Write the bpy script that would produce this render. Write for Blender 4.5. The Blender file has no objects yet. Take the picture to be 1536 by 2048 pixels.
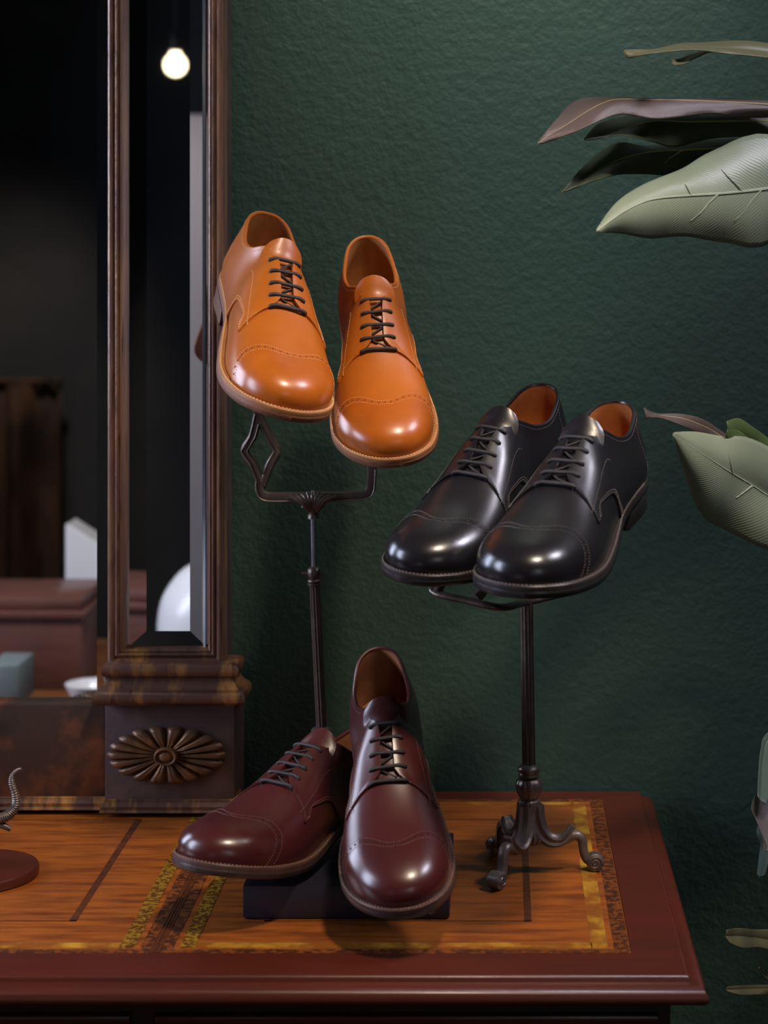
import bpy, bmesh, math, random
from mathutils import Vector, Matrix, Quaternion
from mathutils.bvhtree import BVHTree
random.seed(7)
S = bpy.context.scene
COL = S.collection
PI = math.pi
R = math.radians

# ------------------------------------------------------------------ camera
CX, CY, F, CAM_Z = 1000.0, 520.0, 4000.0, 1.32          # optical axis in the 1536 x 2048 frame, focal length in pixels
cam_d = bpy.data.cameras.new('camera'); cam = bpy.data.objects.new('camera', cam_d); COL.objects.link(cam)
cam.location = (0, 0, CAM_Z); cam.rotation_euler = (R(90), 0, 0)
cam_d.sensor_fit = 'HORIZONTAL'; cam_d.sensor_width = 36; cam_d.lens = 36*F/1536
cam_d.shift_x = -(CX-768)/1536; cam_d.shift_y = -(1024-CY)/1536
cam_d.clip_start = .05
cam_d.dof.use_dof = True; cam_d.dof.focus_distance = 1.82; cam_d.dof.aperture_fstop = 8.5
S.camera = cam
def P(px, py, Y): return Vector(((px-CX)/F*Y, Y, CAM_Z-(py-CY)/F*Y))   # a point of the place seen at a pixel, at distance Y

# ------------------------------------------------------------------ world, lights, exposure
w = bpy.data.worlds.new('world'); S.world = w; w.use_nodes = True
w.node_tree.nodes['Background'].inputs[0].default_value = (.55, .65, .8, 1)
w.node_tree.nodes['Background'].inputs[1].default_value = .02
S.view_settings.view_transform = 'Standard'; S.view_settings.look = 'None'
S.view_settings.gamma = 1; S.view_settings.use_curve_mapping = False
S.view_settings.exposure = 0.0
def area(name, loc, target, sx, sy, power, color, spread=180):
    d = bpy.data.lights.new(name, 'AREA'); d.shape = 'RECTANGLE'; d.size = sx; d.size_y = sy; d.energy = power; d.color = color; d.spread = R(spread)
    o = bpy.data.objects.new(name, d); COL.objects.link(o); o.location = loc
    o.rotation_euler = (Vector(target)-Vector(loc)).to_track_quat('-Z', 'Y').to_euler()
    return o
def spot(name, loc, target, power, color, angle, blend=.6, radius=.03):
    d = bpy.data.lights.new(name, 'SPOT'); d.energy = power; d.color = color; d.spot_size = R(angle); d.spot_blend = blend; d.shadow_soft_size = radius
    o = bpy.data.objects.new(name, d); COL.objects.link(o); o.location = loc
    o.rotation_euler = (Vector(target)-Vector(loc)).to_track_quat('-Z', 'Y').to_euler()
    return o
area('daylight_behind', (1.25, -2.08, 1.55), (.1, 1.9, 1.0), .8, 1.2, 6, (.90, .93, 1.0))
area('daylight_left', (-2.28, 1.35, 1.65), (-.1, 1.85, 1.15), .7, 1.3, 50, (.70, .77, 1.0))
area('skylight_right', (1.05, 1.62, 2.45), (-.02, 1.78, 1.0), .42, .32, 2.4, (.90, .86, 1.0), 60)
spot('ceiling_spot_warm', (.34, .90, 2.62), (-.10, 1.72, 1.02), 118, (1.0, .81, .62), 33, 1.0, .09)
spot('ceiling_spot_wall', (.06, 1.50, 2.62), (.0, 2.1, 1.80), 96, (1.0, .95, .86), 38, 1.0, .05)
spot('fill_table', (-.55, 1.55, 2.62), (-.72, .62, .7), 125, (1.0, .93, .90), 34, .8, .08)  # added fill, not a known lamp: brightens the things on the reflected table
spot('fill_backdrop', (.5, -.3, 2.62), (.45, -1.78, 1.0), 70, (1.0, .94, .92), 50, .9, .08)  # invented fill that lifts the pale shape mirrored in the bevel
spot('fill_drape', (-1.3, -1.0, 2.62), (-1.62, -2.1, .7), 70, (1.0, .82, .66), 40, .9, .08)  # extra fill put in so the drape shows in the mirror

# ------------------------------------------------------------------ helpers
def link(name, me, parent=None, mat=None):
    o = bpy.data.objects.new(name, me); COL.objects.link(o)
    if parent is not None: o.parent = parent
    if mat is not None:
        me.materials.clear(); me.materials.append(mat)
    return o
def mesh(name, verts, faces, smooth=True, sharp=38, merge=0, normals=True):
    me = bpy.data.meshes.new(name); me.from_pydata([tuple(v) for v in verts], [], faces)
    if merge or normals:
        bm = bmesh.new(); bm.from_mesh(me)
        if merge: bmesh.ops.remove_doubles(bm, verts=bm.verts, dist=merge)
        if normals: bmesh.ops.recalc_face_normals(bm, faces=bm.faces)
        bm.to_mesh(me); bm.free()
    if smooth:
        me.shade_smooth()
        if sharp: me.set_sharp_from_angle(angle=R(sharp))
    me.update()
    return me
class MB:
    def __init__(s): s.v = []; s.f = []
    def add(s, v, f):
        b = len(s.v); s.v += [tuple(p) for p in v]; s.f += [tuple(i+b for i in q) for q in f]; return s
    def box(s, a, b):
        (x0,y0,z0),(x1,y1,z1) = a,b
        return s.add([(x0,y0,z0),(x1,y0,z0),(x1,y1,z0),(x0,y1,z0),(x0,y0,z1),(x1,y0,z1),(x1,y1,z1),(x0,y1,z1)],
                     [(0,3,2,1),(4,5,6,7),(0,1,5,4),(1,2,6,5),(2,3,7,6),(3,0,4,7)])
    def bbox(s, a, b, c):                                           # box with chamfered edges
        (x0,y0,z0),(x1,y1,z1) = a,b
        bm = bmesh.new(); bmesh.ops.create_cube(bm, size=1)
        for v in bm.verts: v.co = Vector((x0 if v.co.x<0 else x1, y0 if v.co.y<0 else y1, z0 if v.co.z<0 else z1))
        bmesh.ops.bevel(bm, geom=list(bm.edges), offset=c, segments=2, affect='EDGES', profile=.5)
        bm.verts.index_update(); s.add([v.co[:] for v in bm.verts], [[v.index for v in f.verts] for f in bm.faces]); bm.free(); return s
    def tube(s, pts, rad, n=10, flat=1.0, up=None, cap=True):       # round or flattened tube through points
        pts = [Vector(p) for p in pts]; m = len(pts)
        rad = rad if isinstance(rad, (list, tuple)) else [rad]*m
        T = [(pts[min(i+1,m-1)]-pts[max(i-1,0)]).normalized() for i in range(m)]
        nrm = Vector(up) if up else (Vector((0,0,1)) if abs(T[0].z) < .9 else Vector((0,1,0)))
        V = []; 
        for i in range(m):
            nrm = (nrm-T[i]*nrm.dot(T[i])).normalized(); bi = T[i].cross(nrm)
            for j in range(n):
                a = 2*PI*j/n; V.append(pts[i]+(nrm*math.cos(a)*flat+bi*math.sin(a))*rad[i])
        Fc = [(i*n+j, i*n+(j+1)%n, (i+1)*n+(j+1)%n, (i+1)*n+j) for i in range(m-1) for j in range(n)]
        if cap: Fc += [tuple(range(n))[::-1], tuple((m-1)*n+j for j in range(n))]
        return s.add(V, Fc)
    def lathe(s, prof, c=(0,0,0), n=24, flute=0, depth=0.0):        # prof: (radius, z)
        V = []
        for r, z in prof:
            for j in range(n):
                a = 2*PI*j/n; q = r*(1-depth*(.5-.5*math.cos(flute*a))) if flute else r
                V.append((c[0]+q*math.cos(a), c[1]+q*math.sin(a), c[2]+z))
        m = len(prof)
        Fc = [(i*n+j, i*n+(j+1)%n, (i+1)*n+(j+1)%n, (i+1)*n+j) for i in range(m-1) for j in range(n)]
        Fc += [tuple(range(n))[::-1], tuple((m-1)*n+j for j in range(n))]
        return s.add(V, Fc)
    def grid(s, fn, nu, nv, flip=False):
        V = [fn(i/nu, j/nv) for i in range(nu+1) for j in range(nv+1)]
        q = lambda i,j: i*(nv+1)+j
        Fc = [(q(i,j), q(i+1,j), q(i+1,j+1), q(i,j+1)) for i in range(nu) for j in range(nv)]
        return s.add(V, [f[::-1] for f in Fc] if flip else Fc)
    def overlay(s, top, low, nu, nv, end=True):                     # a raised patch: outer grid + a rim down to the surface below
        V = [top(i/nu, j/nv) for i in range(nu+1) for j in range(nv+1)]
        q = lambda i,j: i*(nv+1)+j
        Fc = [(q(i,j), q(i+1,j), q(i+1,j+1), q(i,j+1)) for i in range(nu) for j in range(nv)]
        ring = [(i,0) for i in range(nu)]+[(nu,j) for j in range(nv)]+[(i,nv) for i in range(nu,0,-1)]+[(0,j) for j in range(nv,0,-1)]
        b = len(V); V += [low(i/nu, j/nv) for i,j in ring]; n = len(ring)
        for a in range(n):
            c = (a+1) % n
            if not end and ring[a][0] == nu and ring[c][0] == nu: continue
            Fc.append((q(*ring[a]), b+a, b+c, q(*ring[c])))
        return s.add(V, Fc)
    def build(s, name, mat, parent=None, **k): return link(name, mesh(name, s.v, s.f, **k), parent, mat)
def empty(name, loc=(0,0,0), label=None, cat=None, group=None):
    o = bpy.data.objects.new(name, None); COL.objects.link(o); o.location = loc; o.empty_display_size = .05
    return tag(o, label, cat, group)
def tag(o, label=None, cat=None, group=None, kind=None):
    if label: o['label'] = label
    if cat: o['category'] = cat
    if group: o['group'] = group
    if kind: o['kind'] = kind
    return o
def rnd(pts, n=6):                                                  # Catmull-Rom through points
    pts = [Vector(p) for p in pts]; out = []
    for i in range(len(pts)-1):
        a, b, c, d = pts[max(i-1,0)], pts[i], pts[i+1], pts[min(i+2,len(pts)-1)]
        for k in range(n):
            t = k/n; out.append(.5*((2*b)+(c-a)*t+(2*a-5*b+4*c-d)*t*t+(3*b-3*c+d-a)*t*t*t))
    return out+[pts[-1]]

# ------------------------------------------------------------------ materials
def material(name, base, rough=.5, metal=0.0, coat=0.0, coat_rough=.15, spec=.5, var=None, var_scale=8, var_stretch=(1,1,1), var_lo=.35, var_hi=.7, detail=4,
             bump=0.0, bump_scale=300, bump_detail=3, bump_stretch=(1,1,1), rough_var=0.0, trans=0.0, var2=None, var2_scale=30, var2_lo=.55, var2_hi=.75):
    m = bpy.data.materials.new(name); m.use_nodes = True; nt = m.node_tree; N = nt.nodes; L = nt.links
    b = N['Principled BSDF']; b.inputs['Base Color'].default_value = (*base, 1); b.inputs['Roughness'].default_value = rough
    b.inputs['Metallic'].default_value = metal; b.inputs['Coat Weight'].default_value = coat; b.inputs['Coat Roughness'].default_value = coat_rough
    b.inputs['Specular IOR Level'].default_value = spec; b.inputs['Transmission Weight'].default_value = trans
    tc = N.new('ShaderNodeTexCoord')
    def noise(scale, stretch, det):
        mp = N.new('ShaderNodeMapping'); mp.inputs['Scale'].default_value = stretch; L.new(tc.outputs['Object'], mp.inputs[0])
        n = N.new('ShaderNodeTexNoise'); n.inputs['Scale'].default_value = scale; n.inputs['Detail'].default_value = det; n.inputs['Roughness'].default_value = .6
        L.new(mp.outputs[0], n.inputs[0]); return n
    def ramp(n, lo, hi):
        r = N.new('ShaderNodeMapRange'); r.inputs[1].default_value = lo; r.inputs[2].default_value = hi; L.new(n.outputs[0], r.inputs[0]); return r
    if var:
        f = ramp(noise(var_scale, var_stretch, detail), var_lo, var_hi)
        mx = N.new('ShaderNodeMix'); mx.data_type = 'RGBA'; mx.inputs[6].default_value = (*base, 1); mx.inputs[7].default_value = (*var, 1)
        L.new(f.outputs[0], mx.inputs[0]); out = mx.outputs[2]
        if var2:
            f2 = ramp(noise(var2_scale, var_stretch, 3), var2_lo, var2_hi)
            m2 = N.new('ShaderNodeMix'); m2.data_type = 'RGBA'; m2.inputs[7].default_value = (*var2, 1)
            L.new(f2.outputs[0], m2.inputs[0]); L.new(out, m2.inputs[6]); out = m2.outputs[2]
        L.new(out, b.inputs['Base Color'])
        if rough_var:
            rr = N.new('ShaderNodeMapRange'); rr.inputs[3].default_value = rough; rr.inputs[4].default_value = rough+rough_var
            L.new(f.outputs[0], rr.inputs[0]); L.new(rr.outputs[0], b.inputs['Roughness'])
    if bump:
        n = noise(bump_scale, bump_stretch, bump_detail); bp = N.new('ShaderNodeBump'); bp.inputs['Strength'].default_value = bump; bp.inputs['Distance'].default_value = .002
        L.new(n.outputs[0], bp.inputs['Height']); L.new(bp.outputs[0], b.inputs['Normal'])
    return m
def emitter(name, color, power):
    m = bpy.data.materials.new(name); m.use_nodes = True; b = m.node_tree.nodes['Principled BSDF']
    b.inputs['Base Color'].default_value = (.8,.8,.8,1); b.inputs['Emission Color'].default_value = (*color,1); b.inputs['Emission Strength'].default_value = power
    return m
M = {}
M['wall'] = material('green plaster', (.0225,.050,.037), .55, var=(.028,.060,.044), var_scale=3, bump=.75, bump_scale=105, bump_detail=2.5, spec=.35)
M['dark_wall'] = material('dark wall', (.040,.044,.052), .8, var=(.075,.075,.08), var_scale=2)
M['ceiling'] = material('dark ceiling', (.03,.03,.03), .9, var=(.04,.04,.04))
M['floor'] = material('floor boards', (.035,.022,.015), .5, var=(.06,.035,.022), var_scale=6, var_stretch=(8,1,1))
M['drape'] = material('brown hide drape', (.10,.045,.022), .8, var=(.02,.012,.009), var_scale=5, var_stretch=(2.5,1,.6), var_lo=.4, var_hi=.6)
M['white_paint'] = material('white painted wood', (.7,.7,.68), .5, var=(.62,.62,.6))
M['mirror'] = material('silvered glass', (.80,.81,.82), .012, 1.0)
M['glass_edge'] = material('ground glass edge', (.55,.62,.70), .18, .9)
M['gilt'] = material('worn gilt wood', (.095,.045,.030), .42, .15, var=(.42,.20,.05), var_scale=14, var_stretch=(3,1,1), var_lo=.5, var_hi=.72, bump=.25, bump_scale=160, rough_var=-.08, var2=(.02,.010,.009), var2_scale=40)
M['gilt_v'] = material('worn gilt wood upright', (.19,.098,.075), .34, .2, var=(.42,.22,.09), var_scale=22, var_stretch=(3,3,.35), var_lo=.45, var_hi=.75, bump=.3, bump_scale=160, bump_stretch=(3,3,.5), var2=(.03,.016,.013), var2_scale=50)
M['plinth'] = material('aged purple brown panel', (.058,.036,.036), .5, var=(.115,.066,.050), var_scale=16, var_lo=.5, var_hi=.75, bump=.2, bump_scale=120, var2=(.03,.018,.018), var2_scale=30)
M['rail'] = material('tarnished copper brown panel', (.045,.024,.018), .45, .1, var=(.27,.080,.026), var_scale=13, var_lo=.45, var_hi=.75, detail=8, bump=.2, bump_scale=90, var2=(.022,.016,.015), var2_scale=22, var2_lo=.5, var2_hi=.7)
M['rosette'] = material('carved gilt rosette', (.11,.055,.028), .38, .25, var=(.32,.155,.045), var_scale=30, var_lo=.5, var_hi=.75, bump=.2, bump_scale=200)
M['mahogany'] = material('polished mahogany', (.092,.0145,.005), .36, coat=.1, coat_rough=.12, var=(.065,.012,.006), var_scale=10, var_stretch=(.6,6,6), bump=.03, bump_scale=60, bump_stretch=(1,8,8))
M['mahogany_dark'] = material('dark mahogany', (.035,.010,.006), .4, var=(.022,.007,.005), var_scale=10, var_stretch=(.6,6,6))
M['desk_leather'] = material('tooled desk leather', (.36,.098,.012), .34, coat=.2, coat_rough=.2, var=(.13,.028,.006), var_scale=18, var_stretch=(1,6,1), var_lo=.40, var_hi=.70, detail=10, bump=.05, bump_scale=200)
M['gold_tool'] = material('gold tooling', (.62,.36,.035), .30, .55, var=(.19,.06,.012), var_scale=260, var_lo=.45, var_hi=.53, detail=2, bump=.3, bump_scale=260, rough_var=.1)
M['gold_worn'] = material('worn gold tooling', (.30,.095,.012), .34, .2, var=(.62,.34,.035), var_scale=30, var_lo=.45, var_hi=.63, detail=9, bump=.1, bump_scale=200)
M['dark_tool'] = material('dark tooled border', (.20,.055,.010), .4, var=(.055,.016,.006), var_scale=190, var_lo=.44, var_hi=.54, detail=2, bump=.3, bump_scale=190)
M['dark_line'] = material('dark tooled line', (.06,.018,.007), .4, var=(.12,.034,.009), var_scale=120, bump=.2, bump_scale=200)
M['iron'] = material('aged bronze', (.095,.072,.062), .36, .7, var=(.19,.15,.125), var_scale=40, var_lo=.5, var_hi=.8, bump=.15, bump_scale=250)
M['cord'] = material('black cord', (.008,.008,.008), .7, var=(.01,.01,.01))
M['iron_pale'] = material('grey bronze casting', (.17,.135,.118), .42, .5, var=(.09,.07,.062), var_scale=60, bump=.2, bump_scale=300)
M['steel'] = material('polished steel rod', (.45,.43,.47), .25, 1.0, var=(.35,.33,.36), var_scale=60)
M['navy_box'] = material('navy box paper', (.012,.012,.022), .42, var=(.018,.016,.026), var_scale=20, bump=.06, bump_scale=600)
M['navy_mark'] = material('embossed mark', (.13,.12,.13), .35, .3, var=(.1,.09,.1))
M['side_wood'] = material('warm table wood', (.22,.085,.03), .4, coat=.2, var=(.15,.055,.02), var_scale=8, var_stretch=(1,6,1))
M['chest'] = material('brown chest wood', (.16,.062,.045), .45, coat=.2, var=(.11,.042,.032), var_scale=9, var_stretch=(1,1,5))
M['grey_cloth'] = material('grey book cloth', (.16,.20,.20), .7, var=(.13,.17,.17), var_scale=40)
M['porcelain'] = material('white porcelain', (.78,.78,.79), .25, var=(.72,.72,.74), var_scale=5)
M['pale_paint'] = material('pale grey paint', (.55,.52,.54), .55, var=(.50,.47,.49), var_scale=3)
def leather(n, c, c2, rough=.30, coat=.25, gb=.045): return material(n, c, rough, coat=coat, coat_rough=.22, var=c2, var_scale=13, var_lo=.35, var_hi=.75, bump=gb, bump_scale=900, bump_detail=4, rough_var=.08)
LEATHER = {
 'tan': dict(upper=leather('tan calf leather', (.47,.124,.0085), (.36,.086,.006), .36, .15), cap=leather('tan calf toe', (.46,.115,.008), (.31,.064,.0045), .31, .25), lining=material('tan suede lining', (.42,.175,.05), .8, var=(.33,.12,.03), var_scale=30, bump=.1, bump_scale=700),
    insole=material('pale leather insole', (.62,.36,.15), .6, var=(.52,.28,.1)), welt=material('natural welt', (.40,.175,.065), .55, var=(.30,.12,.045), var_scale=60), sole=material('natural leather sole', (.24,.098,.05), .6, var=(.15,.058,.034), var_scale=90, var_stretch=(1,1,4), bump=.2, bump_scale=300),
    stitch=material('light stitching thread', (.80,.48,.22), .7, var=(.7,.38,.15)), lace=material('dark brown waxed lace', (.030,.022,.022), .55, var=(.05,.036,.034), var_scale=300, bump=.4, bump_scale=1200), hole=material('punched hole', (.22,.058,.010), .8, var=(.17,.045,.008)), heel=material('stacked heel', (.16,.07,.035), .55, var=(.10,.045,.025), var_scale=60, var_stretch=(1,1,8))),
 'black': dict(upper=leather('black calf leather', (.011,.010,.0125), (.007,.0065,.009), .29, .15), cap=leather('black calf toe', (.010,.009,.011), (.006,.0055,.008), .25, .25), lining=material('chestnut suede lining', (.45,.15,.035), .8, var=(.33,.10,.022), var_scale=30, bump=.1, bump_scale=700),
    insole=material('tan insole', (.45,.19,.06), .6, var=(.36,.14,.04)), welt=material('black welt', (.022,.018,.019), .4, var=(.035,.028,.027), var_scale=60), sole=material('black sole edge', (.014,.013,.014), .35, var=(.02,.018,.018), var_scale=60),
    stitch=material('grey black thread', (.16,.135,.13), .6, var=(.11,.09,.09)), lace=material('black waxed lace', (.017,.014,.016), .5, var=(.03,.026,.028), var_scale=300, bump=.4, bump_scale=1200), hole=material('black punched hole', (.004,.004,.004), .8, var=(.006,.006,.006)), heel=material('black heel', (.014,.013,.014), .4, var=(.02,.018,.018))),
 'burgundy': dict(upper=leather('burgundy calf leather', (.074,.0125,.0130), (.048,.0085,.009), .33, .2), cap=leather('burgundy calf toe', (.068,.011,.010), (.038,.006,.007), .29, .4), lining=material('brown lining', (.36,.15,.06), .7, var=(.26,.10,.04), var_scale=30, bump=.1, bump_scale=700),
    insole=material('ochre insole', (.50,.23,.07), .6, var=(.42,.18,.05)), welt=material('dark brown welt', (.060,.030,.024), .45, var=(.10,.05,.038), var_scale=60), sole=material('dark brown sole edge', (.040,.024,.022), .38, var=(.06,.036,.032), var_scale=60),
    stitch=material('burgundy thread', (.26,.13,.10), .6, var=(.20,.09,.07)), lace=material('black lace', (.018,.014,.015), .5, var=(.032,.026,.026), var_scale=300, bump=.4, bump_scale=1200), hole=material('burgundy punched hole', (.015,.004,.004), .8, var=(.02,.006,.005)), heel=material('dark brown heel', (.035,.02,.018), .45, var=(.05,.03,.026))),
}

# ------------------------------------------------------------------ the room
WALL_Y = 2.118
X0, X1, Y0, ZC = -2.4, 1.9, -2.2, 2.75
def slab(name, a, b, mat):
    o = MB().box(a, b).build(name, mat, smooth=False); return tag(o, kind='structure')
slab('floor', (X0-.1, Y0-.1, -.1), (X1+.1, WALL_Y+.1, 0), M['floor'])
slab('ceiling', (X0-.1, Y0-.1, ZC), (X1+.1, WALL_Y+.1, ZC+.1), M['ceiling'])
slab('wall_back', (X0-.1, WALL_Y, 0), (X1+.1, WALL_Y+.1, ZC), M['wall'])
slab('wall_front', (X0-.1, Y0-.1, 0), (X1+.1, Y0, ZC), M['dark_wall'])
slab('wall_left', (X0-.1, Y0, 0), (X0, WALL_Y, ZC), M['dark_wall'])
slab('wall_right', (X1, Y0, 0), (X1+.1, WALL_Y, ZC), M['dark_wall'])
# window casings round the two daylight openings behind and to the left of the viewer
def casing(name, u0, u1, z0, z1, place):
    m = MB()
    for a, b, c, d in ((u0-.07,u0,z0-.07,z1+.07),(u1,u1+.07,z0-.07,z1+.07),(u0,u1,z0-.07,z0),(u0,u1,z1,z1+.07)):
        m.box(*place(a, b, c, d))
    return tag(m.build(name, M['white_paint'], smooth=False), kind='structure')
casing('window_1', .85, 1.65, .95, 2.15, lambda a,b,c,d: ((a,Y0,c),(b,Y0+.05,d)))
casing('window_2', 1.0, 1.7, 1.0, 2.3, lambda a,b,c,d: ((X0,a,c),(X0+.05,b,d)))

# ------------------------------------------------------------------ desk
DZ = .76
root = empty('pedestal_desk', (-.4, 1.83, 0), 'polished mahogany desk with tooled orange leather top against the green wall', 'desk')
C0 = Vector((-.4, 1.83, 0))
def on_desk(mb): mb.v = [(x-C0.x, y-C0.y, z) for x, y, z in mb.v]; return mb
XL, XR, YF, YB = -1.15, .1445, 1.569, 2.108
prof = [(0,0),(.0025,-.0002),(.0040,-.0022),(.0046,-.0048),(.0078,-.0050),(.0105,-.0058),(.0140,-.0078),(.0165,-.0110),(.0176,-.0145),(.0172,-.0170),(.0150,-.0192),(.0105,-.0200),(.002,-.0202)]
m = MB(); n = len(prof); V = []
for o_, z in prof:                                                  # mitred moulding round left, front, right
    V += [(XL-o_, YB, DZ+z), (XL-o_, YF-o_, DZ+z), (XR+o_, YF-o_, DZ+z), (XR+o_, YB, DZ+z)]
Fc = [(i*4+j, i*4+j+1, (i+1)*4+j+1, (i+1)*4+j) for i in range(n-1) for j in range(3)]
Fc += [(0,1,2,3), tuple((n-1)*4+j for j in (3,2,1,0)), tuple(i*4 for i in range(n))[::-1], tuple(i*4+3 for i in range(n))]
# leather sits in a recess: top face cut as a frame
IX0, IX1, IY0, IY1 = -.74, .1063, 1.6155, 2.079
m.add(V, [f for f in Fc if f != (0,1,2,3)])
z = DZ
fr = [(XL,YF,z),(XR,YF,z),(XR,YB,z),(XL,YB,z),(IX0,IY0,z),(IX1,IY0,z),(IX1,IY1,z),(IX0,IY1,z),(IX0,IY0,z-.001),(IX1,IY0,z-.001),(IX1,IY1,z-.001),(IX0,IY1,z-.001)]
m.add(fr, [(0,1,5,4),(1,2,6,5),(2,3,7,6),(3,0,4,7),(4,5,9,8),(5,6,10,9),(6,7,11,10),(7,4,8,11)])
on_desk(m).build('desk_top', M['mahogany'], root, sharp=50, merge=1e-5)
def flat(name, x0, x1, y0, y1, mat, h=.0004, base=-.0008):
    return on_desk(MB().box((x0,y0,DZ+base),(x1,y1,DZ+base+h))).build(name, mat, root, smooth=False)
JX = -.2795                                                         # joint between the two leather panels in view
pan = [(IX0, JX), (JX, IX1)]
for a, b in pan: flat('leather_panel', a+.0004, b-.0004, IY0+.0004, IY1-.0004, M['desk_leather'], .0006, -.0010)
def ring(name, x0, x1, y0, y1, wd, mat, h, wy=None):
    wy = wy or wd; m = MB(); zz = DZ-.0004
    for q in ((x0,x0+wd,y0,y1),(x1-wd,x1,y0,y1),(x0+wd,x1-wd,y0,y0+wy),(x0+wd,x1-wd,y1-wy,y1)): m.box((q[0],q[2],zz),(q[1],q[3],zz+h))
    return on_desk(m).build(name, mat, root, smooth=False)
for i, (a, b) in enumerate(pan):
    ring('tooled_border', a+.001, b-.001, IY0+.001, IY1-.001, .0125, M['dark_tool'], .00025, .009)
    m = MB(); zz = DZ-.0004
    gx0, gx1, gy0, gy1 = a+.0185, b-.0185, IY0+.0135, IY1-.0125
    gw = .0125
    for q in (((gx0,gx0+gw,gy0,gy1),(gx1-gw,gx1,gy0,gy1)) if i == 0 else ((gx0,gx0+gw,gy0,gy1),)):
        on_desk(MB().box((q[0],q[2],zz),(q[1],q[3],zz+.0003))).build('gold_band', M['gold_tool'], root, smooth=False)
    for q in ((gx0+gw,gx1-gw,gy0,gy0+.012),(gx0+gw,gx1-gw,gy1-.010,gy1)) + (((gx1-gw-.001,gx1,gy0,gy1),) if i == 1 else ()):
        on_desk(MB().box((q[0],q[2],zz),(q[1],q[3],zz+.0003))).build('worn_gold_band', M['gold_worn'], root, smooth=False)
    m = MB(); lx0, lx1, ly0, ly1 = a+.0795, b-.0795, 1.6945, 2.003
    for q in ((lx0,lx0+.0062,ly0,ly1),(lx1-.0062,lx1,ly0,ly1),(lx0,lx1,ly0,ly0+.0022),(lx0,lx1,ly1-.0022,ly1)): m.box((q[0],q[2],zz),(q[1],q[3],zz+.00028))
    on_desk(m).build('tooled_line', M['dark_line'], root, smooth=False)
m = MB()
for k in range(4): m.box((JX-.0045+k*.0024, IY0+.001, DZ-.0004), (JX-.0030+k*.0024, IY1-.001, DZ+.0002))
on_desk(m).build('joint_line', M['dark_line'], root, smooth=False)
# frieze, drawers, pedestals
BX0, BX1, BY0, BY1 = -1.135, .1345, 1.578, 2.10
m = MB(); m.box((BX0,BY0,.60),(BX1,BY1,.7400)); on_desk(m).build('frieze', M['mahogany_dark'], root, smooth=False)
def drawer(x0, x1):
    m = MB(); zt, zb = .7270, .622
    m.box((x0,BY0-.006,zb),(x1,BY0+.01,zt)); o = on_desk(m).build('drawer', M['mahogany_dark'], root, smooth=False)
    b = MB(); t = .006
    for q in ((x0,x1,zt-t,zt),(x0,x1,zb,zb+t),(x0,x0+t,zb+t,zt-t),(x1-t,x1,zb+t,zt-t)): b.bbox((q[0],BY0-.010,q[2]),(q[1],BY0-.005,q[3]),.0015)
    on_desk(b).build('cock_bead', M['mahogany'], o)
    for xx in (x0+(x1-x0)*.22, x0+(x1-x0)*.78):
        k = MB().tube([(xx,BY0-.006,.672),(xx,BY0-.018,.672),(xx,BY0-.026,.672),(xx,BY0-.030,.672)], [.005,.005,.012,.008], 14)
        on_desk(k).build('knob', M['iron'], o)
drawer(-.271, .125); drawer(-.69, -.2905); drawer(-1.12, -.71)
for a, b in ((BX0,BX0+.40),(BX1-.40,BX1)):
    m = MB(); m.box((a,BY0+.004,.05),(b,BY1,.60)); m.box((a-.008,BY0-.004,0),(b+.008,BY1,.05)); on_desk(m).build('pedestal', M['mahogany_dark'], root, smooth=False)

# ------------------------------------------------------------------ mirror with pilaster standing at the back of the desk
mir = empty('pier_mirror', (-.47, 2.05, DZ), 'tall wall mirror in a worn gilt frame with a carved rosette on its plinth', 'mirror')
MC = Vector((-.47, 2.05, DZ))
def on_mir(mb): mb.v = [tuple(Vector(v)-MC) for v in mb.v]; return mb
def X(px, Y): return (px-CX)/F*Y
def Z(py, Y): return CAM_Z-(py-CY)/F*Y
ML = -1.16; MTOP = 2.05
# back board + feet
YBK = 2.095
on_mir(MB().box((ML, 2.058, DZ+.006),(X(447,2.035),YBK,MTOP))).build('back_board', M['plinth'], mir, smooth=False)
for a in (-.36, -1.1): on_mir(MB().box((a,2.03,DZ+.0002),(a+.06,2.09,DZ+.006))).build('foot', M['plinth'], mir, smooth=False)
# main glass with a bevel along its right edge and a bevelled bottom hidden by the rail
gy = 2.040; gz0 = Z(1425,gy); xb = X(194,gy); xe = X(232,gy)
on_mir(MB().add([(ML,gy,gz0),(xb,gy,gz0),(xb,gy,MTOP),(ML,gy,MTOP)],[(0,1,2,3)])).build('mirror_glass', M['mirror'], mir, smooth=False)
t = math.tan(R(1.3)); on_mir(MB().add([(xb,gy,gz0),(xe,gy+(xe-xb)*t,gz0),(xe,gy+(xe-xb)*t,MTOP),(xb,gy,MTOP)],[(0,1,2,3)])).build('mirror_bevel', M['mirror'], mir, smooth=False)
# narrow bevelled pier glass of the pilaster
py_ = 2.036
sx0, sx1 = X(252,py_), X(415,py_); cx0, cx1 = X(293,py_), X(380,py_); sz0, cz0 = Z(1298,py_), Z(1262,py_)
on_mir(MB().add([(cx0,py_,cz0),(cx1,py_,cz0),(cx1,py_,MTOP),(cx0,py_,MTOP)],[(0,1,2,3)])).build('pier_glass', M['mirror'], mir, smooth=False)
dl, dr, db = .0022, .0034, -.0013
on_mir(MB().add([(sx0,py_+dl,sz0),(cx0,py_,cz0),(cx0,py_,MTOP),(sx0,py_+dl,MTOP)],[(0,1,2,3)])).build('pier_glass_bevel', M['mirror'], mir, smooth=False)
on_mir(MB().add([(cx1,py_,cz0),(sx1,py_+dr,sz0),(sx1,py_+dr,MTOP),(cx1,py_,MTOP)],[(0,1,2,3)])).build('pier_glass_bevel', M['mirror'], mir, smooth=False)
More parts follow.
